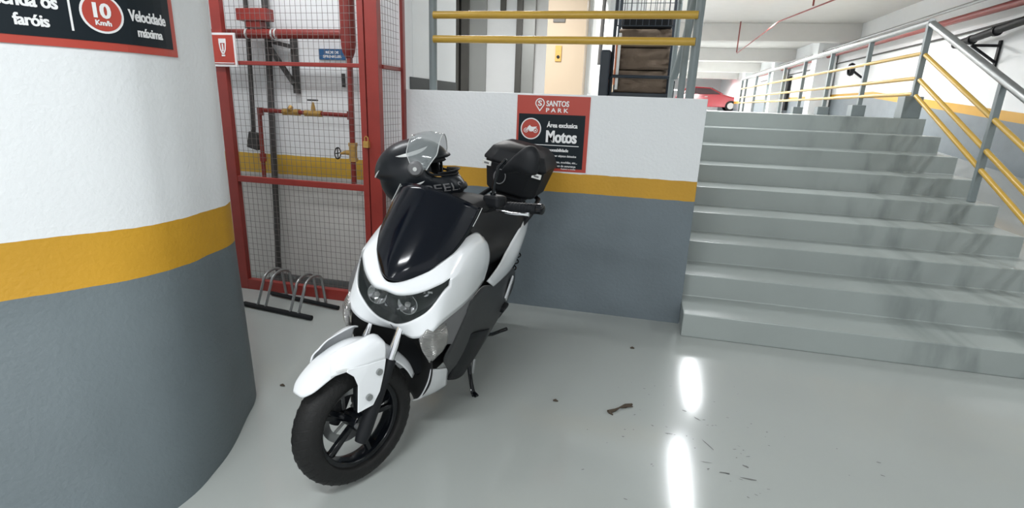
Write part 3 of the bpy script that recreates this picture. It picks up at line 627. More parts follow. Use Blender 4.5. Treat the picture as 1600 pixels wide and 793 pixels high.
sheet(.35, 1.74, 1.672, 2.25, .001, .004, 'sign_red', 'board'); sheet(.372, 1.716, 1.698, 2.225, .005, .002, 'sign_black', 'black_panel')
def ct(s, s0, s1, zb, cap, m_='sign_white', bold=.045, off=.0085, sp=.95):
    me = fit_text(s, s0, s1, zb, cap, bold, .0, sp)
    bm_ = bmesh.new(); bm_.from_mesh(me); bmesh.ops.triangulate(bm_, faces=bm_.faces); bmesh.ops.subdivide_edges(bm_, edges=[e for e in bm_.edges if e.calc_length() > .012], cuts=2); bm_.to_mesh(me); bm_.free()
    return add_text(me, Matrix.Identity(4), m_, t, fn=lambda co: wallp(co.x, co.y, off + co.z))
ct('Acenda os', 1.165, 1.35, 1.784, .040); ct('faróis', 1.235, 1.322, 1.728, .034)
sheet(1.375, 1.381, 1.724, 2.0, .007, .001, 'sign_white', 'divider_line')
def cdisc(s, z, r, off, m_, nm):
    b = MB(); n = 40; c0 = b.bm.verts.new(wallp(s, z, off)); vs = [b.bm.verts.new(wallp(s + r * math.cos(2 * PI * k / n), z + r * math.sin(2 * PI * k / n), off)) for k in range(n)]
    for k in range(n): b.bm.faces.new((c0, vs[k], vs[(k + 1) % n]))
    return b.build(nm, m_, t)
cdisc(1.464, 1.787, .062, .0078, 'sign_white', 'speed_roundel'); cdisc(1.464, 1.787, .055, .0084, 'sign_red', 'speed_roundel_field')
ct('10', 1.438, 1.489, 1.774, .045, off=.0095); ct('Km/h', 1.440, 1.486, 1.750, .016, off=.0095)
ct('Velocidade', 1.542, 1.690, 1.778, .036); ct('máxima', 1.566, 1.668, 1.728, .030)

# ------------------------------------------------------------------ floor debris
b = MB()
b.tube([(-.035, 2.52, .006), (.0, 2.545, .01), (.02, 2.57, .012), (.05, 2.60, .01), (.085, 2.63, .008)], [.012, .008, .004, .012, .006], 7)
b.tube([(-.03, 2.52, .008), (-.01, 2.50, .006)], [.008, .003], 6); b.tube([(.05, 2.6, .01), (.09, 2.605, .01)], [.007, .003], 6)
tag(b.build('dry_leaf', 'leaf', smooth=True), 'crumpled dry brown leaf and twig lying on the floor', 'leaf')
for i, (x, y) in enumerate(((-.32, 2.55), (-1.80, 2.26), (.07, 3.35))):
    b = MB(); b.tube([(x - .014, y, .004), (x, y + .003, .006), (x + .014, y, .004)], [.004, .008, .003], 7)
    tag(b.build('dirt_crumb', 'leaf', smooth=True), ['small dark crumb of dirt on the floor right of the scooter', 'small dark crumb of dirt on the floor between rounded wall and front wheel', 'tiny dark crumb of dirt on the floor near the low wall'][i], 'dirt')
b = MB(); rs = random.Random(3)
def blot(x, y, l, w_, a):
    n = 9; pts = []
    for k in range(n):
        th = 2 * PI * k / n; r = rs.uniform(.6, 1.1); px_, py_ = l * math.cos(th) * r, w_ * math.sin(th) * r
        pts.append((x + px_ * math.cos(a) - py_ * math.sin(a), y + px_ * math.sin(a) + py_ * math.cos(a), .0012))
    b.faces(pts, [tuple(range(n))])
for x, y, l, w_, a in ((.60, 2.172, .045, .006, .0), (.50, 2.185, .028, .006, .1), (.60, 2.26, .016, .008, -.5), (.45, 2.38, .05, .003, -1.0), (.42, 2.60, .022, .006, -.7), (.36, 2.66, .014, .005, -.4), (.27, 2.42, .02, .004, .1), (.43, 2.24, .03, .003, .05)): blot(x, y, l, w_, a)
for k in range(70):
    x = rs.gauss(.45, .32); y = rs.gauss(2.45, .28)
    if x > -.3: blot(x, y, rs.uniform(.002, .011), rs.uniform(.001, .004), rs.uniform(-.6, .6))
tag(b.build('rubber_scuffs', 'scuff'), 'scattered small dark rubber scuffs on the glossy floor', 'scuff marks', kind='stuff')

# ------------------------------------------------------------------ scooter (x forward, y left, z up; origin under the rear axle)
SO = Vector((-1.007, 3.179, 0.0)); SS = 1.088
scooter = thing('scooter', 'white and black motor scooter leaning on its side stand, front wheel turned', 'scooter', SO)
scooter.rotation_euler = (-math.radians(11.3), 0, math.radians(-92.05)); scooter.scale = (SS, SS, SS)
STEER = Matrix.Translation((1.45, 0, 0)) @ Matrix.Rotation(math.radians(-27), 4, Vector((-.438, 0, .899))) @ Matrix.Translation((-1.45, 0, 0))
def mir(P): return [[(p[0], -p[1], p[2]) for p in r] for r in P]
def sym(P):
    """rows listed from the centre line (y=0) outwards -> full width row from right to left"""
    return [[(p[0], -p[1], p[2]) for p in r[:0:-1]] + list(r) for r in P]
# --- front wheel
AX = (1.352, -.018, .2575)
def wheel(ax, R, w_, rim_r, steered, nm, disc_side=-1):
    def b_(mb): return mb.xf(STEER) if steered else mb
    prof = []
    for a in np.linspace(-2.35, 2.35, 19):   # rounded tyre section
        prof.append((R - w_ * .52 + w_ * .52 * math.cos(a) * (1.0 if abs(a) < 1.57 else 1.0), w_ * .5 * math.sin(a)))
    prof = [(max(r, rim_r), o) for r, o in prof] + [(rim_r - .002, -.2 * w_), (rim_r - .002, .2 * w_)][::-1]
    mb = MB(); mb.lathe(prof, ax, 'y', 72)
    rim = MB(); rw = .032
    rim.lathe([(rim_r + .006, -rw - .006), (rim_r + .010, -rw - .002), (rim_r - .008, -rw + .006), (rim_r - .018, 0), (rim_r - .008, rw - .006), (rim_r + .010, rw + .002), (rim_r + .006, rw + .006), (rim_r - .016, rw), (rim_r - .026, .0), (rim_r - .016, -rw)], ax, 'y', 72)
    rim.cyl((ax[0], ax[1] - .042, ax[2]), (ax[0], ax[1] + .042, ax[2]), .034, 24)
    for k in range(5):
        a = 2 * PI * k / 5 + .52
        for s in (-.10, .10):
            c0 = (ax[0] + .03 * math.cos(a), ax[1], ax[2] + .03 * math.sin(a)); c1 = (ax[0] + (rim_r - .012) * math.cos(a + s), ax[1] + (.012 if s > 0 else -.012), ax[2] + (rim_r - .012) * math.sin(a + s))
            rim.bar(c0, c1, .020, .020, up=(0, 1, 0))
    ro = b_(rim).build(nm, 'black_gloss', scooter, smooth=True, bevel=.003)
    b_(mb).build('tyre', 'tyre', ro, smooth=True, angle=180)
    g = MB()   # tread grooves as slim dark ribs
    for k in range(44):
        a = 2 * PI * k / 44
        for s in (-1, 1):
            pts = []
            for t_ in (0.12, .35, .62, .95):
                aa = a + .10 * t_ + (.07 if s > 0 else 0); th = s * t_ * 1.05; rr_ = R - w_ * .52 + w_ * .52 * math.cos(th) + .0006
                pts.append((ax[0] + rr_ * math.cos(aa), ax[1] + w_ * .5 * math.sin(th), ax[2] + rr_ * math.sin(aa)))
            g.tube(pts, .0016, 4)
    b_(g).build('tread_pattern', 'black_matte', ro)
    d = MB(); y = ax[1] + disc_side * .052
    d.lathe([(.112, -.002), (.112, .002), (.080, .002), (.080, -.002)], (ax[0], y, ax[2]), 'y', 48)
    for k in range(6): d.bar((ax[0] + .03 * math.cos(k * PI / 3), y, ax[2] + .03 * math.sin(k * PI / 3)), (ax[0] + .084 * math.cos(k * PI / 3 + .3), y, ax[2] + .084 * math.sin(k * PI / 3 + .3)), .012, .004, up=(0, 1, 0))
    b_(d).build('brake_disc', 'galv', ro, smooth=True)
    return ro
wheel(AX, .2475, .112, .170, True, 'front_wheel')
wheel((0, 0, .250), .250, .130, .165, False, 'rear_wheel')
# --- fork (steered)
fd = Vector((-.438, 0, .899))
def fk(y, z): return (AX[0] + .022 - (z - AX[2]) * .487, AX[1] + y, z)
for s in (-1, 1):
    MB().tube([fk(s * .088, .22), fk(s * .088, .25), fk(s * .086, .50)], [.022, .027, .024], 16).xf(STEER).build('fork_leg', 'black', scooter, smooth=True)
    MB().tube([fk(s * .086, .50), fk(s * .086, .70)], .0165, 16).xf(STEER).build('fork_tube', 'chrome', scooter, smooth=True)
MB().cyl(fk(-.1, .2575), fk(.1, .2575), .012, 12).xf(STEER).build('front_axle', 'galv', scooter)
mb = MB(); p = fk(-.065, .33); mb.box(p[0] - .085, p[0] - .02, p[1] - .02, p[1] + .03, p[2] - .05, p[2] + .055); mb.xf(STEER).build('brake_caliper', 'engine', scooter, bevel=.008)
MB().tube([fk(-.07, .40), (1.25, -.12, .52), (1.2, -.10, .62)], .004, 6).xf(STEER).build('brake_hose', 'black', scooter, smooth=True)
# --- front fender (steered): saddle over the tyre, with a lug down each fork leg
def fend(a, r, h, drop):   # cross-section at wheel angle a: half width h, side drop
    row = []
    for t_, k in ((0, 0), (.45, .06), (.8, .28), (1.0, 1.0)):
        rr_ = r - drop * k; row.append((AX[0] + rr_ * math.cos(a), h * t_, AX[2] + rr_ * math.sin(a)))
    return row
rows = []
for a, r, h, dr in ((.70, .300, .030, .012), (.82, .302, .056, .020), (1.05, .305, .068, .030), (1.32, .310, .074, .040), (1.60, .318, .078, .055), (1.85, .315, .078, .055), (2.15, .298, .072, .045), (2.45, .290, .064, .04), (2.72, .286, .05, .03)):
    rows.append(fend(a, r, h, dr))
G = cr_up([[(p[0], p[1] + AX[1], p[2]) for p in r] for r in sym(rows)], 4, 4)
mb = MB(); mb.grid(G); fo = mb.xf(STEER).build('front_fender', 'body_white', scooter, smooth=True, solid=.004, angle=180)
for s in (-1, 1):
    yy = AX[1] + s * .108
    rows = [[(1.470, .036, .570), (1.43, .046, .588), (1.37, .052, .600), (1.315, .055, .608), (1.290, .060, .600)],
            [(1.485, .058, .540), (1.44, .080, .556), (1.37, .094, .580), (1.315, .098, .590), (1.285, .100, .575)],
            [(1.490, .068, .502), (1.44, .094, .516), (1.375, .106, .520), (1.325, .110, .520), (1.292, .110, .520)]]
    rows = [[(x, AX[1] + s * y, z) for x, y, z in r] for r in rows]
    mb = MB(); mb.grid(cr_up(rows, 5, 5)); mb.xf(STEER).build('fender_side', 'body_white', fo, smooth=True, solid=.005, angle=180)
    P = [(1.292, .110, .522), (1.302, .112, .475), (1.322, .112, .405), (1.352, .112, .362), (1.412, .106, .352), (1.408, .106, .455), (1.420, .102, .492), (1.445, .095, .515), (1.44, .095, .524), (1.36, .108, .524)]
    mb = MB(); mb.prism([(x, AX[1] + s * (y - .004), z) for x, y, z in P], (0, s * .006, 0)); mb.xf(STEER).build('fender_lug', 'body_white', fo, bevel=.002)
    P = [(1.303, .04, .600), (1.325, .07, .655), (1.345, .055, .615), (1.36, .03, .585)]
    for bx, bz in ((1.325, .483), (1.370, .400)):
        MB().cyl((bx, AX[1] + s * .112, bz), (bx, AX[1] + s * .121, bz), .0125, 16).xf(STEER).build('bolt', 'galv', fo, smooth=True)
mb = MB(); mb.prism([(1.475, AX[1] + .0765, .522), (1.45, AX[1] + .0775, .528), (1.425, AX[1] + .085, .525), (1.44, AX[1] + .084, .519)], (0, .010, 0)); mb.xf(STEER).build('fender_badge', 'silver', fo)

# --- front cowl
c0 = [(1.31, 0, .825), (1.327, 0, .797), (1.235, 0, .632), (1.180, 0, .578)]
c1 = [(1.285, .045, .835), (1.318, .048, .792), (1.258, .050, .655), (1.222, .055, .594)]
c2 = [(1.232, .095, .866), (1.285, .098, .803), (1.265, .100, .694), (1.255, .110, .614)]
c3 = [(1.180, .126, .902), (1.240, .145, .830), (1.253, .147, .748), (1.256, .163, .650)]
c4 = [(1.128, .145, .935), (1.188, .177, .860), (1.196, .182, .833), (1.215, .190, .690)]
c5 = [(1.035, .158, .972), (1.060, .196, .912), (1.080, .212, .832), (1.075, .212, .712)]
c6 = [(.940, .166, .975), (.935, .203, .930), (.945, .221, .842), (.930, .214, .722)]
c7 = [(.868, .178, .942), (.855, .203, .908), (.836, .217, .840), (.800, .204, .728)]
Cw = [c0, c1, c2, c3, c4, c5, c6, c7]
full = [[(p[0], -p[1], p[2]) for p in c] for c in Cw[:0:-1]] + Cw      # 15 columns
NU = 6
G = cr_up(full, NU, NU)             # G[col][row]
nC, nR = G.shape[:2]; mid = 7 * NU
def in_lens(i, j, pad=0): return mid - 4 * NU + pad <= i < mid + 4 * NU - pad and NU + 0 <= j < 2 * NU
mb = MB(); mb.grid(G, skip=in_lens); cowl = mb.build('front_cowl', 'body_white', scooter, smooth=True, solid=.005, angle=50)
GN = gnorm(G); sgn = 1 if GN[mid, NU][0] > 0 else -1; GN = GN * sgn
sub_ = G[mid - 4 * NU: mid + 4 * NU + 1, NU:2 * NU + 1]; sn = GN[mid - 4 * NU: mid + 4 * NU + 1, NU:2 * NU + 1]
mb = MB(); mb.grid(sub_ + sn * .001); head = mb.build('headlight', 'lens', scooter, smooth=True, solid=.003, angle=180)
ni, nj = sub_.shape[:2]
dep = np.array([[.045 * min(1, (min(j, nj - 1 - j) / 1.2)) * min(1, min(i, ni - 1 - i) / 2.0) for j in range(nj)] for i in range(ni)])
bowl_pts = sub_ - sn * .002; bowl_pts[..., 0] -= dep
mb = MB(); mb.grid(bowl_pts); mb.build('lamp_bowl', 'bowl', head, smooth=True, angle=50)
for s in (-1, 1):
    mb = MB(); c = (1.245, s * .062, .738)
    mb.lathe([(.001, -.02), (.020, -.016), (.034, 0), (.039, .012), (.036, .012), (.020, -.008), (.001, -.014)], c, 'x', 24); mb.build('reflector', 'chrome', head, smooth=True)
    mb = MB(); mb.lathe([(.001, .0), (.008, .004), (.011, .014), (.006, .024), (.001, .026)], (1.243, s * .062, .738), 'x', 16); mb.build('bulb', 'silver', head, smooth=True)
    mb = MB(); mb.lathe([(.001, -.01), (.012, -.006), (.018, .006), (.016, .006), (.001, -.004)], (1.226, s * .108, .795), 'x', 20); mb.build('reflector', 'chrome', head, smooth=True)
    mb = MB()
    for k in range(5): mb.bar((1.262 - k * .006, s * (.018 + .026 * k), .778 + .006 * k), (1.262 - k * .006, s * (.036 + .026 * k), .782 + .006 * k), .004, .008)
    mb.bar((1.245, s * .02, .70), (1.215, s * .10, .752), .006, .006); mb.bar((1.235, s * .028, .755), (1.225, s * .032, .69), .012, .012)
    mb.build('trim_strip', 'chrome', head, bevel=.001)
mb = MB(); mb.bar((1.255, 0, .79), (1.20, 0, .64), .012, .012, up=(0, 1, 0)); mb.build('divider', 'bowl', head, bevel=.002)
mb = MB(); mb.bar((1.236, 0, .626), (1.19, 0, .584), .0016, .004, up=(0, 1, 0)); mb.build('cowl_seam', 'grey_trim', cowl)

# --- indicators under the cowl
for s in (-1, 1):
    rows = [[(1.262, .152, .668), (1.225, .178, .690), (1.175, .186, .690)],
            [(1.285, .148, .630), (1.245, .185, .640), (1.170, .205, .640)],
            [(1.265, .152, .585), (1.225, .186, .585), (1.150, .206, .590)],
            [(1.220, .162, .530), (1.195, .182, .530), (1.145, .196, .545)],
            [(1.185, .160, .495), (1.175, .166, .492), (1.150, .172, .500)]]
    rows = [[(x, s * y - (.016 if s < 0 else 0), z) for x, y, z in r] for r in rows]
    mb = MB(); mb.grid(cr_up(rows, 5, 5)); mb.build('turn_signal', 'indicator', scooter, smooth=True, solid=.02, angle=180)
    # grey trim wedge behind the indicator
    P = [[(1.225, .184, .690), (1.08, .208, .705), (.945, .214, .712)], [(1.165, .192, .622), (1.09, .207, .628), (1.02, .212, .635)], [(1.125, .196, .560), (1.105, .203, .555), (1.085, .206, .545)]]
    if s < 0: P = [[(1.215, .180, .700), (1.14, .215, .790), (1.03, .235, .800)], [(1.195, .195, .630), (1.13, .250, .690), (1.04, .285, .700)], [(1.165, .200, .560), (1.12, .250, .590), (1.05, .290, .600)]]
    mb = MB(); mb.grid(cr_up([[(x, s * y, z) for x, y, z in r] for r in P], 4, 4)); mb.build('grey_side_trim', 'grey_trim', scooter, smooth=True, solid=.005)
    # black textured side fairing
    P = [[(.985, .215, .702), (.80, .206, .700), (.58, .198, .640), (.20, .190, .600), (.04, .185, .520)],
         [(1.06, .206, .565), (.86, .222, .56), (.60, .222, .50), (.30, .212, .46), (.02, .190, .440)],
         [(1.10, .192, .480), (.92, .216, .43), (.66, .226, .38), (.40, .214, .36), (.08, .190, .370)],
         [(.985, .178, .365), (.90, .196, .31), (.76, .214, .275), (.55, .212, .30), (.30, .200, .320)],
         [(.925, .170, .285), (.87, .184, .262), (.78, .200, .250), (.60, .198, .27), (.38, .188, .295)]]
    mb = MB(); mb.grid(cr_up([[(x, s * y, z) for x, y, z in r] for r in P], 5, 5)); fp = mb.build('side_fairing', 'side_black', scooter, smooth=True, solid=.006, angle=180)
    P = [[(.95, .222, .520), (.80, .231, .50), (.62, .232, .455), (.46, .222, .42)], [(1.02, .206, .44), (.86, .228, .40), (.66, .236, .365), (.50, .222, .37)]]
    # raised lower fairing blade in darker plastic
    Pb = [[(.955, .2, .522), (.84, .234, .498), (.70, .240, .448), (.575, .230, .40)], [(.965, .2, .40), (.87, .228, .37), (.76, .232, .34), (.66, .226, .33)], [(.925, .176, .275), (.865, .196, .255), (.80, .206, .245), (.74, .206, .252)]]
    mb = MB(); mb.grid(cr_up([[(x, s * y, z) for x, y, z in r] for r in Pb], 4, 4)); mb.build('lower_blade', 'black', scooter, smooth=True, solid=.006, angle=180)
    # small white footrest chip
    mb = MB(); mb.prism([(.33, s * .214, .475), (.22, s * .205, .57), (.19, s * .203, .545), (.28, s * .212, .44)], (0, s * .010, 0)); mb.build('white_chip', 'body_white', scooter, bevel=.003)
    # white tail panel
    P = [[(.70, .196, .690), (.50, .186, .705), (.34, .170, .735), (.14, .165, .800), (-.12, .135, .830), (-.36, .075, .845)],
         [(.66, .205, .665), (.46, .200, .665), (.26, .200, .680), (.10, .192, .730), (-.14, .155, .770), (-.37, .085, .815)],
         [(.60, .206, .632), (.40, .200, .610), (.20, .192, .600), (.02, .176, .640), (-.16, .140, .700), (-.36, .080, .775)]]
    mb = MB(); mb.grid(cr_up([[(x, s * y, z) for x, y, z in r] for r in P], 5, 5)); mb.build('tail_panel', 'body_white', scooter, smooth=True, solid=.006, angle=180)
    # white belly corner
    P = [[(1.150, .166, .445), (1.06, .176, .405), (.975, .180, .368)], [(1.115, .150, .350), (1.03, .168, .325), (.945, .176, .300)], [(1.080, .118, .250), (.98, .148, .235), (.900, .168, .232)], [(1.06, .080, .205), (.94, .12, .195), (.85, .150, .215)]]
    mb = MB(); mb.grid(cr_up([[(x, s * y, z) for x, y, z in r] for r in P], 5, 5)); mb.build('belly_panel', 'body_white', scooter, smooth=True, solid=.006, angle=180)
# --- inner black fairing around the fork
rows = []
for z, xe, we, dp in ((.645, 1.225, .150, .02), (.60, 1.240, .158, .10), (.53, 1.205, .168, .13), (.45, 1.160, .168, .14), (.36, 1.125, .158, .13), (.27, 1.085, .125, .10), (.21, 1.055, .085, .06)):
    rows.append([(xe - dp * (1 - (t_) ** 2), t_ * we, z) for t_ in (0, .35, .65, .88, 1.0)])
mb = MB(); mb.grid(cr_up(sym(rows), 4, 3)); mb.build('inner_fairing', 'black_matte', scooter, smooth=True, solid=.006, angle=180)
# right bike flank wedge visible left of the cowl (leg shield)
for s in (-1, 1):
    P = [[(1.03, .155, .955), (.94, .165, .955), (.86, .17, .93)], [(.96, .150, .90), (.88, .155, .86), (.80, .15, .82)], [(.90, .13, .80), (.84, .135, .76), (.78, .13, .70)]]
    mb = MB(); mb.grid(cr_up([[(x, s * y, z) for x, y, z in r] for r in P], 3, 3)); mb.build('leg_shield', 'side_black', scooter, smooth=True, solid=.005)
# --- central body core (dark): frame tunnel, tank cover
def ringx(x, zc, hz_, wy, n=20, pw=2.6):
    out = []
    for k in range(n):
        a = 2 * PI * k / n; ca, sa = math.cos(a), math.sin(a)
        out.append((x, wy * math.copysign(abs(ca) ** (2 / pw), ca), zc + hz_ * math.copysign(abs(sa) ** (2 / pw), sa)))
    return out
mb = MB(); mb.loft([ringx(1.03, .60, .30, .14), ringx(.95, .58, .32, .165), ringx(.80, .53, .27, .172), ringx(.62, .50, .25, .180), ringx(.40, .50, .23, .175), ringx(.20, .55, .20, .155), ringx(.0, .63, .15, .130), ringx(-.25, .74, .075, .09), ringx(-.36, .79, .03, .05)])
mb.build('body_core', 'black', scooter, smooth=True, angle=60)
mb = MB(); mb.loft([ringx(1.0, .80, .10, .10), ringx(.90, .80, .12, .11), ringx(.78, .76, .11, .10), ringx(.66, .75, .08, .10), ringx(.56, .74, .06, .12)]); mb.build('tunnel_cover', 'black', scooter, smooth=True, angle=60)
# --- seat: rider cushion stepping up to pillion
def seatring(x, zt, th, wy, n=20):
    out = []
    for k in range(n):
        a = 2 * PI * k / n; ca, sa = math.cos(a), math.sin(a)
        y = wy * math.copysign(abs(ca) ** .75, ca); z = zt - th + (th * abs(sa) ** .8 if sa > 0 else -th * .55 * abs(sa) ** .8)
        out.append((x, y, z))
    return out
mb = MB(); mb.loft([seatring(.70, .745, .02, .05), seatring(.66, .775, .05, .10), seatring(.55, .785, .07, .135), seatring(.35, .790, .08, .170), seatring(.18, .815, .085, .178), seatring(.10, .870, .11, .170), seatring(.04, .895, .11, .160), seatring(-.12, .890, .09, .140), seatring(-.28, .885, .07, .105), seatring(-.32, .870, .03, .06)])
mb.build('seat', 'seat', scooter, smooth=True, angle=180)
mb = MB(); mb.tube([(.0, .15, .80), (-.10, .17, .86), (-.30, .15, .90), (-.42, .08, .90), (-.44, 0, .90), (-.42, -.08, .90), (-.30, -.15, .90), (-.10, -.17, .86), (.0, -.15, .80)], .014, 12); mb.build('grab_rail', 'black', scooter, smooth=True)
# --- windscreen
rows = [[(1.300, 0, .828), (1.292, .022, .830), (1.272, .046, .837), (1.245, .072, .850)],
        [(1.272, 0, .880), (1.262, .045, .880), (1.232, .085, .875), (1.192, .118, .893)],
        [(1.215, 0, .955), (1.205, .055, .952), (1.172, .108, .942), (1.118, .150, .938)],
        [(1.140, 0, 1.045), (1.130, .060, 1.040), (1.098, .120, 1.022), (1.035, .165, 1.005)],
        [(1.062, 0, 1.125), (1.055, .058, 1.122), (1.028, .116, 1.108), (.968, .170, 1.080)]]
G = cr_up(sym(rows), 5, 4); GNs = gnorm(G); GNs *= (1 if GNs[2, G.shape[1] // 2][0] > 0 else -1)
mb = MB(); mb.grid(G + GNs * .008); mb.build('windscreen', 'screen', scooter, smooth=True, solid=.004, angle=180)
rows = [[(1.285, 0, .815), (1.262, .045, .822), (1.215, .092, .852), (1.160, .126, .890)], [(1.235, 0, .88), (1.20, .06, .88), (1.16, .11, .885), (1.095, .150, .930)], [(1.17, 0, .94), (1.13, .07, .935), (1.085, .125, .93), (1.015, .160, .955)], [(1.08, 0, 1.00), (1.06, .08, .99), (1.01, .13, .975), (.925, .166, .968)], [(1.0, 0, 1.03), (.98, .08, 1.01), (.94, .13, .975), (.865, .172, .938)]]
mb = MB(); mb.grid(cr_up(sym(rows), 4, 4)); mb.build('screen_base', 'black', scooter, smooth=True, solid=.006, angle=180)
for s in (-1, 1):
    mb = MB(); mb.tube([(x, s * y, z) for x, y, z in ((1.03, .173, 1.022), (1.0, .175, 1.052), (.972, .176, 1.085))], .0014, 6); mb.build('screen_edge', 'silver', scooter)
# --- instrument hood, handlebar, controls (steered where they turn)
mb = MB(); mb.loft([ringx(.99, .99, .02, .10), ringx(.96, 1.015, .035, .12), ringx(.90, 1.03, .04, .125), ringx(.84, 1.02, .035, .12), ringx(.81, 1.0, .02, .09)]); mb.build('instrument_hood', 'black_matte', scooter, smooth=True)
mb = MB(); mb.loft([[(x, y * .999, z) for x, y, z in ringx(.93, 1.03, .02, .13)], ringx(.84, 1.045, .035, .14), ringx(.77, 1.04, .04, .13), ringx(.70, 1.02, .02, .10)]); hb = mb.xf(STEER).build('handlebar_cover', 'black_matte', scooter, smooth=True)
gr = [(.80, .10, 1.025), (.785, .16, 1.042), (.765, .20, 1.045), (.750, .35, 1.054)]
for s in (-1, 1):
    g_ = [Vector((x, s * y, z)) for x, y, z in gr]
    mb = MB(); mb.tube(g_[:3], .014, 12); h = mb.xf(STEER).build('handlebar', 'black', scooter, smooth=True)
    mb = MB(); mb.tube([g_[2], g_[2].lerp(g_[3], .9)], .0195, 16)
    for k in range(9): mb.tube([g_[2].lerp(g_[3], .06 + k * .095), g_[2].lerp(g_[3], .10 + k * .095)], .0208, 16)
    mb.xf(STEER).build('grip', 'black', h, smooth=True)
    mb = MB(); mb.tube([g_[2].lerp(g_[3], .9), g_[2].lerp(g_[3], .93), g_[2].lerp(g_[3], 1.05), g_[2].lerp(g_[3], 1.08)], [.015, .0215, .0215, .015], 16); mb.xf(STEER).build('bar_end', 'black_gloss', h, smooth=True)
    mb = MB(); mb.tube([(.800, s * .165, 1.040), (.825, s * .20, 1.036), (.830, s * .27, 1.034), (.822, s * .325, 1.036), (.815, s * .345, 1.037)], [.006, .006, .0055, .005, .008], 10); mb.xf(STEER).build('brake_lever', 'chrome', h, smooth=True)
    mb = MB(); mb.box(.765, .825, min(s * .11, s * .195), max(s * .11, s * .195), 1.04, 1.09); mb.xf(STEER).build('switch_housing', 'black', h, bevel=.012)
    mb = MB(); mb.tube([(.80, s * .145, 1.08), (.80, s * .150, 1.13), (.795, s * .165, 1.20), (.79, s * .20, 1.235)], .0065, 10)
    mb.tube([(.80, s * .145, 1.08), (.80, s * .147, 1.10)], .012, 12); ms = mb.xf(STEER).build('mirror_stem', 'black_gloss', h, smooth=True)
    # mirror head: rounded lopsided shell
    out_ = []
    for k in range(28):
        a = 2 * PI * k / 28; rx = .104 * (1 + .12 * math.cos(a)) * (abs(math.cos(a)) ** 4 * .04 + 1); rz = .054 * (1 + .45 * math.cos(a))
        yy, zz = rx * math.cos(a), rz * math.sin(a); t2 = .40
        out_.append((yy * math.cos(t2) - zz * math.sin(t2), yy * math.sin(t2) + zz * math.cos(t2)))
    mc = (.79, .272, 1.236)
    out_ = [tuple(p) for p in cr_up([[(y, z, 0)] * 2 for y, z in ((-.095, -.052), (-.078, -.030), (-.040, .004), (.0, .036), (.034, .056), (.062, .050), (.080, .022), (.082, -.015), (.068, -.050), (.030, -.052), (-.02, -.048), (-.07, -.058), (-.095, -.052))], 3, 1)[:-1, 0, :2]]
    if s > 0:
        rg = []
        for off, k in ((.030, .35), (.026, .62), (.014, .88), (0, 1.0), (-.014, 1.0), (-.018, .96)): rg.append([(mc[0] + off, s * (mc[1] + y * k), mc[2] + z * k) for y, z in out_])
        mb = MB(); mb.loft(rg); mb.xf(STEER).build('mirror', 'black', h, smooth=True, angle=60)
# cables looping ahead of the bars
for s in (-1, 1):
    MB().tube([(.82, s * .12, 1.06), (.90, s * .11, 1.07), (.96, s * .07, 1.0), (.95, s * .05, .9)], .005, 8).build('cable', 'black', scooter, smooth=True)
# --- engine, exhaust, swingarm, stands
mb = MB(); mb.loft([ringx(.44, .30, .09, .12), ringx(.30, .31, .11, .13), ringx(.12, .28, .09, .12)]); mb.build('engine', 'engine', scooter, smooth=True)
mb = MB()
for k, (y0, y1) in enumerate(((.085, .145),)): mb.loft([[(x, y0 if i < 10 else y0, z) for i, (x, y0, z) in enumerate(ringx(.30, .30, .085, .035))]] + [ringx(x, z, h_, .035) for x, z, h_ in ((.15, .29, .085), (.0, .26, .075), (-.08, .25, .05))])
mb.xf(Matrix.Translation((0, .125, 0))).build('belt_case', 'black', scooter, smooth=True)
mb = MB(); mb.tube([(.30, -.16, .20), (.10, -.185, .22), (-.05, -.19, .26), (-.30, -.19, .33), (-.33, -.19, .34)], [.02, .05, .058, .055, .035], 18); mb.build('exhaust', 'black', scooter, smooth=True)
for s in (-1, 1):
    mb = MB(); mb.cyl((-.02, s * .125, .30), (-.16, s * .135, .66), .012, 10); p0, p1 = Vector((-.03, s * .125, .33)), Vector((-.14, s * .133, .60))
    hel = [p0.lerp(p1, t_) + Vector((.026 * math.cos(2 * PI * 7 * t_), .026 * math.sin(2 * PI * 7 * t_), 0)) for t_ in np.linspace(0, 1, 90)]
    mb.tube(hel, .0045, 6); mb.build('rear_shock', 'black', scooter, smooth=True)
mb = MB(); mb.grid(cr_up(sym([[(.28 * math.cos(a), w_, .25 + .285 * math.sin(a)) for w_ in (0, .05, .075)] for a in (.9, 1.4, 1.9, 2.4)]), 3, 2)); mb.build('rear_hugger', 'black', scooter, smooth=True, solid=.004)
mb = MB(); mb.prism([(-.33, -.06, .78), (-.33, .06, .78), (-.46, .07, .48), (-.46, -.07, .48)], (-.01, 0, -.004)); mb.build('plate_bracket', 'black', scooter, bevel=.003)
MB().box(-.40, -.355, -.10, .10, .77, .83).build('tail_light', 'car', scooter, bevel=.012)
mb = MB(); mb.tube([(.60, .155, .26), (.615, .185, .17), (.625, .215, .10), (.630, .235, .062)], .0105, 12); mb.tube([(.630, .235, .060), (.645, .262, .056)], .012, 12)
mb.tube([(.617, .195, .15), (.655, .215, .13), (.675, .236, .09), (.662, .245, .062), (.638, .238, .058)], .005, 8)
mb.build('side_stand', 'black_gloss', scooter, smooth=True)
MB().cyl((.585, .19, .22), (.60, .20, .145), .010, 12).build('stand_spring', 'galv', scooter, smooth=True)
mb = MB(); mb.tube([(.30, .12, .20), (.16, .16, .155), (.06, .19, .145), (.03, .215, .155)], .011, 10); mb.tube([(.30, -.12, .20), (.16, -.16, .155), (.05, -.17, .135)], .011, 10); mb.cyl((.26, -.13, .195), (.26, .13, .195), .010, 10); mb.build('center_stand', 'black_gloss', scooter, smooth=True)
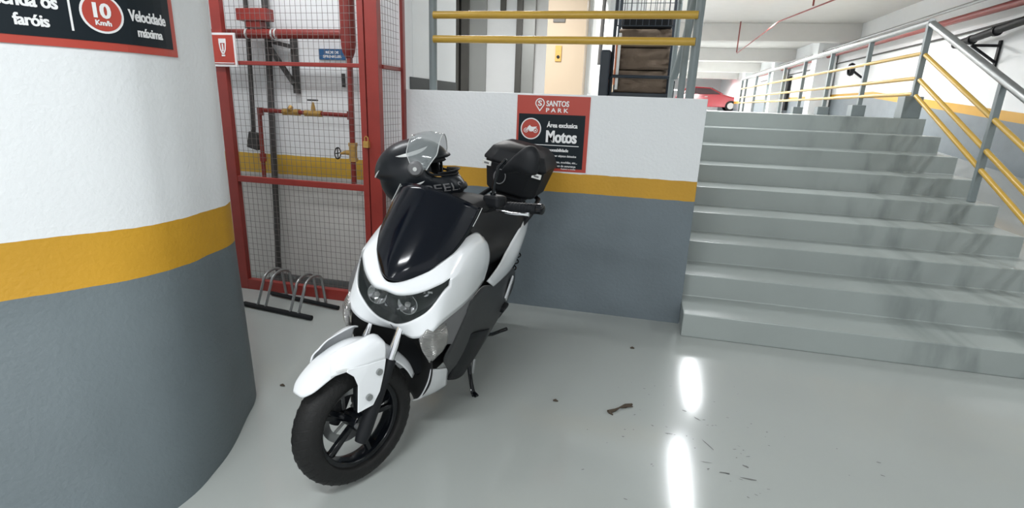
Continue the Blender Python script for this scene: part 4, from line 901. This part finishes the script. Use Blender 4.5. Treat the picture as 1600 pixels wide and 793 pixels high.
for s in (-1,1):
    MB().box(.26, .36, min(s*.19, s*.235), max(s*.19, s*.235), .40, .425).build('passenger_footrest', 'black', scooter, bevel=.006)
# --- rear top case
def rbox(x0, x1, w0, z): return [(x0 + (.02), -w0, z), (x0, -w0 + .04, z), (x0, w0 - .04, z), (x0 + .02, w0, z), (x1 - .05, w0, z), (x1, w0 - .06, z), (x1, -w0 + .06, z), (x1 - .05, -w0, z)]
tc_ = MB(); tc_.loft([rbox(-.41, -.115, .125, .915), rbox(-.43, -.09, .150, .935), rbox(-.45, -.065, .178, 1.085), rbox(-.45, -.062, .182, 1.095)])
tcase = tc_.build('top_case', 'black', scooter, bevel=.008, smooth=True)
lid = MB(); lid.loft([rbox(-.46, -.05, .190, 1.098), rbox(-.46, -.05, .190, 1.115), rbox(-.44, -.075, .160, 1.175), rbox(-.40, -.13, .120, 1.208), rbox(-.38, -.15, .10, 1.212)])
lid = lid.build('lid', 'black', tcase, bevel=.008, smooth=True)
for s in (-1, 1):
    mb = MB(); y0, y1 = sorted((s * .125, s * .178)); mb.box(-.062, -.050, y0, y1, 1.066, 1.092); mb.build('case_label', 'pale', tcase)
    mb = MB(); mb.box(-.0515, -.049, y0 + .012, y1 - .012, 1.074, 1.084); mb.build('case_label_print', 'grey_trim', tcase)
mb = MB(); mb.tube([(-.058, -.06 + .035 * math.cos(a), 1.02 + .042 * math.sin(a)) for a in np.linspace(0, 2 * PI, 25)[:-1]], .003, 6, closed=True); mb.build('lock_ring', 'grey_trim', tcase)
MB().box(-.42, -.14, -.09, .09, .885, .918).build('case_plate', 'black', scooter, bevel=.01)

# ------------------------------------------------------------------ helmet hanging on the right handlebar mirror
# helmet axes: x forward (face), y left, z up
HC = Vector((0, 0, 0)); 
helmet = thing('motorcycle_helmet', 'black full face helmet with raised clear visor hanging on the scooter handlebar', 'helmet')
def hp(th, ph, r=(.150, .118, .138)):
    """th: azimuth from +x, ph: elevation"""
    return Vector((r[0] * math.cos(ph) * math.cos(th), r[1] * math.cos(ph) * math.sin(th), r[2] * math.sin(ph)))
def shell(th, ph, off=0.0):
    p = hp(th, ph, (.150 + off, .120 + off, .140 + off))
    if ph < 0:
        k = -math.sin(ph)
        f_ = max(0, math.cos(th)) ** 1.5
        p.x += .052 * f_ * min(1, k * 2.4)            # chin bar juts forward
        p.z = -(.140 + off) * k * (.98 + .10 * f_)
        bb = max(0, -math.cos(th)); p.x -= .018 * bb * k
    else:
        p.x -= .020 * max(0, -math.cos(th)) * math.cos(ph)
    return p
mb = MB(); nt_, np_ = 72, 30; PH = np.linspace(-.95, PI / 2 - .001, np_); vs = {}
for i in range(nt_):
    th = 2 * PI * i / nt_
    for j, ph in enumerate(PH): vs[i, j] = mb.bm.verts.new(shell(th, ph))
def face_open(i, j):
    th = 2 * PI * (i + .5) / nt_; th = (th + PI) % (2 * PI) - PI; ph = (PH[j] + PH[j + 1]) / 2
    return abs(th) < 1.14 - max(0, abs(ph - .18) - .15) * .8 and -.05 < ph < .46
for i in range(nt_):
    for j in range(np_ - 1):
        if not face_open(i, j): mb.bm.faces.new((vs[i, j], vs[(i + 1) % nt_, j], vs[(i + 1) % nt_, j + 1], vs[i, j + 1]))
hs = mb.build('shell', 'black_helmet', helmet, smooth=True, solid=.010, angle=180)
mb = MB(); rg = []
for ph in np.linspace(-.90, 1.5, 16): rg.append([shell(2 * PI * k / 40, ph, -.022) for k in range(40)])
# inner lining: open towards the face
vv = [[mb.bm.verts.new(p) for p in r] for r in rg]
for a in range(15):
    for k in range(40):
        th = 2 * PI * (k + .5) / 40; th = (th + PI) % (2 * PI) - PI; ph = -.90 + 2.4 * (a + .5) / 15
        if not (abs(th) < .95 and -.2 < ph < .42): mb.bm.faces.new((vv[a][k], vv[a][(k + 1) % 40], vv[a + 1][(k + 1) % 40], vv[a + 1][k]))
mb.build('lining', 'black_matte', helmet, smooth=True, solid=.008, angle=180)
# opening gasket
mb = MB(); pts = []
for a in np.linspace(0, 2 * PI, 49)[:-1]:
    th = 1.10 * math.cos(a); th = math.copysign(min(abs(th) , 1.10), th); ph = .13 + .37 * math.sin(a) * (1 if True else 0)
    pts.append(shell(1.13 * math.copysign(abs(math.cos(a)) ** .6, math.cos(a)), .20 + .27 * math.copysign(abs(math.sin(a)) ** .6, math.sin(a)), .001))
mb.tube(pts, .005, 8, closed=True); mb.build('face_gasket', 'black', helmet, smooth=True)
# clear visor swung up: part of a sphere rotated about the side pivots
mb = MB(); piv = Vector((.025, 0, .03)); rot = Matrix.Rotation(math.radians(-80), 4, 'Y'); G = []
for ph in np.linspace(-.30, .52, 12):
    row = []
    for th in np.linspace(-1.42, 1.42, 30):
        e = 1 - .55 * max(0, abs(th) - 1.0) / .42; pp = hp(th, .11 + (ph - .11) * e, (.163, .131, .150)); row.append(piv + (rot @ (pp - piv)))
    G.append(row)
mb.grid(G); vis = mb.build('visor', 'visor', helmet, smooth=True, solid=.0022, angle=180)
rim_pts = [G[0][k] for k in range(30)]
mb = MB(); mb.tube(G[0], .0022, 6); mb.tube(G[-1], .0018, 6); mb.build('visor_rim', 'visor_edge', vis, smooth=True)
for s in (-1, 1):
    mb = MB(); c = piv + Vector((0, s * .128, 0)); mb.tube([c - Vector((0, s * .006, 0)), c, c + Vector((0, s * .007, 0))], [.030, .028, .022], 24); mb.build('visor_pivot', 'grey_trim', helmet, smooth=True)
    mb = MB(); mb.tube([c + Vector((0, s * .006, 0)), c + Vector((0, s * .010, 0))], .008, 12); mb.build('pivot_screw', 'silver', helmet, smooth=True)
    def decal(pts, m_, nm, off=.0022):
        """pts (th, ph) outline; fan over fine strips between two polylines"""
        a_, b_ = pts; mb = MB(); rows = []
        for t_ in np.linspace(0, 1, 5): rows.append([shell(s * (p[0] * (1 - t_) + q_[0] * t_), p[1] * (1 - t_) + q_[1] * t_, off) for p, q_ in zip(a_, b_)])
        mb.grid(rows); mb.build(nm, m_, helmet, smooth=True, solid=.0008, angle=180)
    def ln(a, c, n=12): return [(a[0] + (c[0] - a[0]) * k / (n - 1), a[1] + (c[1] - a[1]) * k / (n - 1)) for k in range(n)]
    def taper(a, c, w_):
        top = ln(a, c); bot = [(p[0], p[1] - w_ * math.sin(PI * k / 11) ** .8 - .002) for k, p in enumerate(top)]; return top, bot
    decal(taper((1.95, .60), (.85, .86), .13), 'silver', 'white_stripe')
    decal(taper((2.85, -.02), (2.45, .22), .07), 'silver', 'white_flash')
    decal(taper((1.5, -.22), (1.25, -.14), .05), 'silver', 'grey_flash')
    decal(taper((1.18, .16), (.80, -.08), .07), 'brass', 'cheek_pad_edge', .003)
# lettering on the chin bar side
def hword(s, txt):
    me = fit_text(txt, 0, 1.0, 0, .23, .0, 0, 1.0)
    bm_ = bmesh.new(); bm_.from_mesh(me); bmesh.ops.triangulate(bm_, faces=bm_.faces); bmesh.ops.subdivide_edges(bm_, edges=[e for e in bm_.edges if e.calc_length() > .05], cuts=2); bm_.to_mesh(me); bm_.free()
    def fn(co):
        th = (1.30 - co.x * 1.0) if s < 0 else (.3 + co.x * 1.0)
        return shell(-th if s < 0 else -( -th), -.50 + co.y, .003)
    o = add_text(me, Matrix.Identity(4), 'grey_trim', helmet, fn=fn); return o
hword(-1, 'PEELS')
mb = MB(); rows = []
for th in np.linspace(-.42, .42, 9): rows.append([shell(th, ph, .006) for ph in (-.34, -.42, -.50)])
mb.grid(rows); mb.build('chin_vent', 'black_matte', helmet, smooth=True, solid=.004)
mb = MB(); rows = []
for th in np.linspace(-.9, .9, 15): rows.append([shell(th, -.05, .000), shell(th, -.03, .014 * math.cos(th)) + Vector((.004 * math.cos(th), 0, .010))])
mb.grid(rows); mb.build('chin_deflector', 'black', helmet, smooth=True, solid=.003)
# hang it: face to the world +x side, tilted
_hw = SO + (Matrix.Rotation(math.radians(-92.05), 3, 'Z') @ Matrix.Rotation(-math.radians(11.3), 3, 'X') @ (Vector((.81, -.182, 1.108)) * SS))
helmet.location = _hw; helmet.scale = (1.17, 1.14, 1.14)
helmet.rotation_euler = (Matrix.Rotation(math.radians(10), 3, 'Z') @ Matrix.Rotation(math.radians(-7), 3, 'Y') @ Matrix.Rotation(math.radians(0), 3, 'X')).to_euler()
